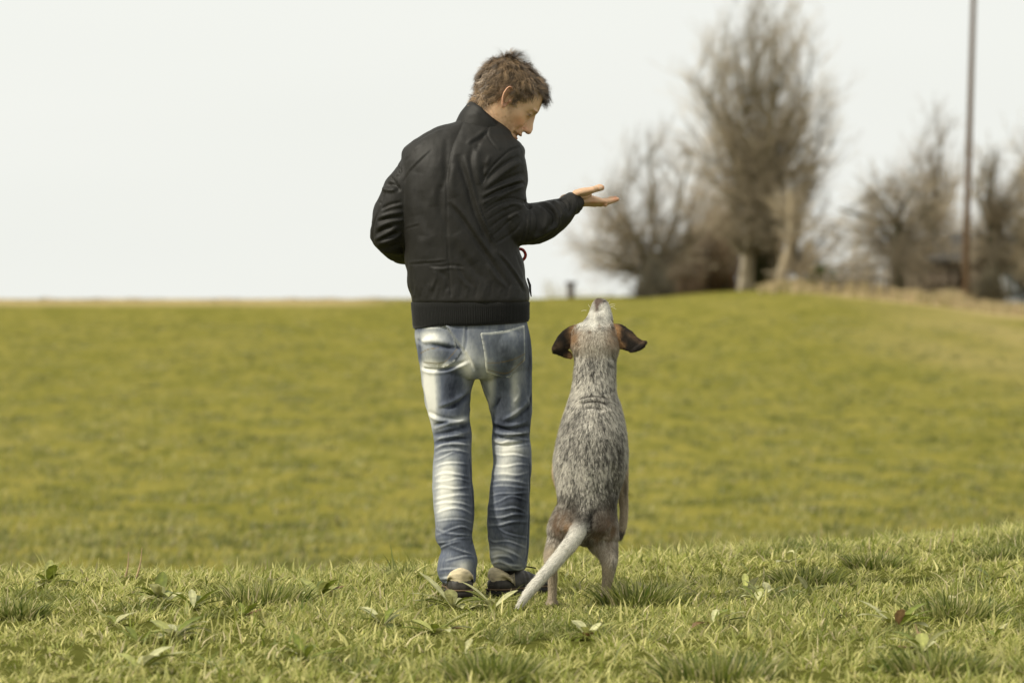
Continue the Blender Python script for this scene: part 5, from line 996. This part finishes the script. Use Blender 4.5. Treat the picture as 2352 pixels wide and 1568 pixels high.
def ds(pts, w_, amp, kind='g'):
    global d
    d = d+stroke(dq, pts, w_, amp, kind)
ds([E_(600, 1270), E_(720, 1235), E_(860, 1235), E_(960, 1260)], 3, -.003); ds([E_(600, 1320), E_(720, 1295), E_(840, 1295), E_(960, 1330)], 3, -.003); ds([E_(640, 1370), E_(800, 1365), E_(920, 1390)], 3.5, -.004)
ds([E_(600, 1295), E_(780, 1262), E_(960, 1290)], 3, .002)
ds([F_(590, 130), F_(600, 300), F_(615, 500), F_(600, 700)], 14, .004); ds([F_(800, 450), F_(815, 560), F_(830, 680)], 8, -.008); ds([F_(430, 480), F_(440, 600)], 10, -.004)
ds([F_(470, 740), F_(510, 800), F_(520, 900)], 7, -.008); ds([F_(680, 760), F_(650, 830), F_(630, 940)], 7, -.010); ds([F_(720, 780), F_(760, 900), F_(770, 1000)], 12, .006)
ds([E_(775, 200), E_(775, 340), E_(772, 430)], 3.5, -.004); ds([E_(600, 330), E_(640, 360), E_(600, 400)], 5, -.004); ds([E_(720, 250), E_(800, 262), E_(900, 245)], 4, -.005); ds([E_(560, 700), E_(600, 740), E_(570, 800)], 5, -.007); ds([E_(1000, 700), E_(990, 760), E_(1020, 830)], 5, -.007)
ds([E_(620, 620), E_(590, 680)], 6, -.005); ds([E_(1170, 470), E_(1280, 560), E_(1370, 600)], 4, .004)
dall.V = dall.V+dN*(d*nf+fbm(dall.V*45, 101)*.0012)[:, None]
# coat colour by place on the body
def coat(q, p, u):
    "q picture place, p world place, u random per hair"
    n1 = fbm(p*[55, 55, 28], 111, 3); n2 = fbm(p*[16, 16, 9], 112, 3)
    pale = np.array([.62, .58, .50]); grey = np.array([.235, .22, .195]); dark = np.array([.045, .038, .030]); tan = np.array([.32, .20, .11]); white = np.array([.78, .75, .67]); leg = np.array([.42, .345, .25]); brown = np.array([.20, .13, .08])
    L = lambda a, b, k: a*(1-np.clip(k, 0, 1)[:, None])+b*np.clip(k, 0, 1)[:, None]
    n3 = noise(p*[280, 280, 120], 117); c = L(np.tile(pale, (len(q), 1)), grey, .44+.40*n2+.40*n1+.5*n3)
    spk = (u+.25*n1+.5*n3+.2*n2) > .78
    darkz = .9*pc(q, 1352, 1186, 48, 26)+1.0*pc(q, 1400, 1165, 26, 52)+.75*pc(q, 1290, 1150, 30, 30)+.7*pc(q, 1425, 1060, 20, 60)+.25*pc(q, 1360, 1040, 60, 60)+1.0*pc(q, 1318, 1185, 16, 34)+1.1*pc(q, 1372, 1215, 20, 26)
    c = L(c, dark, np.where(u < .25+.62*darkz, .80, .12)*np.clip(.15+darkz+.25*n2+.3*n3, 0, 1)); c[spk] = c[spk]*.30
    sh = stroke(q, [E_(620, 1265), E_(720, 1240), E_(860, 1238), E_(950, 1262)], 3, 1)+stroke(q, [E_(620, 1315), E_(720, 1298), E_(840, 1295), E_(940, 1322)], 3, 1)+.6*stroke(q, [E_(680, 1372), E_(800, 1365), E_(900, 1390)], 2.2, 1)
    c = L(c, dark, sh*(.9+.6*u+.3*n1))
    c = L(c, brown*.85, (1.0*pc(q, 1286, 1205, 24, 36)+1.0*pc(q, 1398, 1222, 24, 44))*(.7+.7*n1+.4*u)); c = L(c, tan*.9, (1.0*pc(q, 1306, 1212, 14, 26)+.7*pc(q, 1365, 1235, 12, 18))*(.6+.8*n1))
    c = L(c, leg, sstep(1228, 1275, q[:, 1])*(.85+.6*n2)*(1-.6*pc(q, 1412, 1290, 10, 26))); c = L(c, dark*1.6, .8*pc(q, 1414, 1285, 7, 34)*(.5+n1)); c = L(c, dark*1.5, .9*pc(q, 1352, 1245, 20, 14))
    head_ = sstep(832, 800, q[:, 1]); c = L(c, np.array([.40, .34, .26]), head_*.6*sstep(745, 770, q[:, 1]))
    c = L(c, tan, np.clip(1.15*pc(q, 1318, 775, 20, 24)+1.15*pc(q, 1412, 778, 20, 24), 0, 1)*(.75+.7*n1)*head_)
    c = L(c, white, np.clip(pc(q, 1362, 722, 26, 28)+pc(q, 1390, 712, 14, 24)+pc(q, 1333, 738, 16, 14)+.9*pc(q, 1362, 742, 8, 14), 0, 1)*(.80+.25*n1)); c = L(c, grey*.85, .75*pc(q, 1345, 731, 8, 7)+.75*pc(q, 1377, 731, 9, 7))
    c = L(c, np.array([.16, .115, .095]), np.clip(1.1*pc(q, 1377, 690, 13, 9)+1.0*pc(q, 1371, 704, 5, 14), 0, 1)); c = L(c, dark*.3, 1.2*pc(q, 1388, 691.5, 4, 2.0))
    c = L(c, brown, .8*pc(q, 1355, 762, 3, 4)+.5*pc(q, 1376, 748, 3, 5))
    tailk = (p[:, 1] < yd-.105) & (q[:, 1] > 1180) & (abs((q[:, 0]-np.interp(q[:, 1], [1180, 1205, 1243, 1288, 1327, 1363, 1401], [1339, 1334, 1314, 1277, 1243, 1212, 1189]))) < 22); tk = tailk*sstep(1188, 1225, q[:, 1]); c = L(c, white*.97, tk*.93); c = L(c, grey*.9, tk*(n1+.4*u > .50)*.6*(q[:, 1] < 1330))
    fl_ = (p[:, 1] > yd+.07) & (q[:, 1] > 1035) & (q[:, 0] > 1395); c = L(c, np.array([.50, .40, .29]), fl_*.8); c = L(c, dark, (fl_*sstep(1212, 1222, q[:, 1]))*.9); c = L(c, dark, fl_*.8*pc(q, 1436, 1120, 4, 30))
    c = L(c, np.array([.58, .45, .30]), (q[:, 0] < 1284)*(p[:, 1] > yd+.06)*(q[:, 1] > 1060)*(q[:, 1] < 1125)*.9)
    return np.clip(c, 0, 1)
def earcol(q, p, u):
    n1 = fbm(p*[60, 60, 60], 121, 2); dark = np.array([.018, .014, .011]); tan = np.array([.34, .19, .09]); br = np.array([.16, .10, .06])
    dc = np.minimum(abs(q[:, 0]-1326), abs(q[:, 0]-1408)); k = sstep(30, 6, dc+14*n1)[:, None]
    c = dark*(1-k)+tan*k; m_ = (.7*pc(q, *E_(1230, 560), 16, 6, 28)+.55*pc(q, *E_(1330, 620), 9, 5)+.5*pc(q, *E_(390, 655), 9, 9)+.5*pc(q, *E_(330, 690), 6, 4))[:, None]; c = c*(1-m_)+br*m_
    e = np.clip(stroke(q, [E_(445, 490), E_(500, 435), E_(585, 405)], 4, 1)+stroke(q, [E_(1000, 400), E_(1070, 410), E_(1150, 475)], 4, 1), 0, 1)[:, None]; c = c*(1-e)+dark*e
    return c*(1+.5*(u-.5))[:, None]
uu = np.random.default_rng(5).random(len(dall.V)); dc_ = coat(dq, dall.V, uu); dc_[nbd:] = earcol(dq[nbd:], dall.V[nbd:], uu[nbd:])
fm_ = material('short_fur', attr=True, rough=.8, spec=.2); obj('body', dall, fm_, dog, col=dc_*.7)
# short hair standing off the skin
R4 = np.random.default_rng(44); nfur = 130000; w_all = np.ones(len(dall.V)); w_all[nbd:] = .8
ids = M(dall.V, dall.Q, dall.T); fp, fn = sample(ids, dN, w_all, nfur, R4); fq = proj(fp)
iseark = (fq[:, 1] > 735) & (fq[:, 1] < 832) & ((fq[:, 0] < np.interp(fq[:, 1], [735, 760, 800, 832], [1328, 1312, 1310, 1318])) | (fq[:, 0] > np.interp(fq[:, 1], [735, 760, 800, 832], [1405, 1415, 1424, 1417])))
fd = np.tile([0., 0, -1.], (nfur, 1)); istail = (fp[:, 1] < yd-.095) & (fq[:, 1] > 1190); fd[istail] = [-.62, -.1, -.78]
fd[:, 0] += (.25*sstep(820, 860, fq[:, 1])*(1-sstep(940, 1000, fq[:, 1]))+.15)*(fq[:, 0]-1365)/60
eL, eR = iseark & (fq[:, 0] < 1365), iseark & (fq[:, 0] > 1365); fd[eL] = [-.75, 0, -.65]; fd[eR] = [.8, 0, -.5]
fd += R4.normal(0, .20, (nfur, 3)); tn = fd-fn*(fd*fn).sum(1, keepdims=True); tn /= np.linalg.norm(tn, axis=1, keepdims=True)
fl = R4.uniform(.007, .014, nfur)*np.where(iseark, .5, 1)*np.where(fq[:, 1] < 745, .5, 1)*np.where((fq[:, 1] > 1290) & ~istail, .6, 1)
tip = fp+tn*fl[:, None]+fn*(fl*R4.uniform(.18, .62, nfur)**1.2)[:, None]; sdv = np.cross(fn, tn)*(.00055*R4.uniform(.7, 1.5, nfur))[:, None]
FV_ = np.stack([fp-sdv, fp+sdv, tip], 1).reshape(-1, 3); u4 = R4.random(nfur); fc = coat(fq, fp, u4); ke = np.where(iseark)[0]; fc[ke] = earcol(fq[ke], fp[ke], u4[ke])
fc = fc*R4.uniform(.80, 1.25, (nfur, 1))
obj('fur', M(FV_, None, np.arange(nfur*3).reshape(-1, 3)), fm_, dog, col=np.repeat(fc, 3, 0), kind='stuff')
wm_ = material('whisker', (.75, .72, .62), .4, .5)
for x0, y0_, x1, y1 in ((950, 200, 1030, 190), (955, 215, 1040, 245), (940, 195, 965, 155), (960, 225, 1025, 207), (735, 220, 720, 190), (700, 260, 640, 268)):
    C_ = catmull(P(*np.array([E_(x0, y0_), E_((x0+x1)/2, (y0_+y1)/2-5), E_(x1, y1)]).T, np.full(3, yd+.04)), 3); obj('whisker', tube3(C_, np.linspace(.0006, .0003, len(C_)), np.linspace(.0006, .0003, len(C_)), 5), wm_, dog)
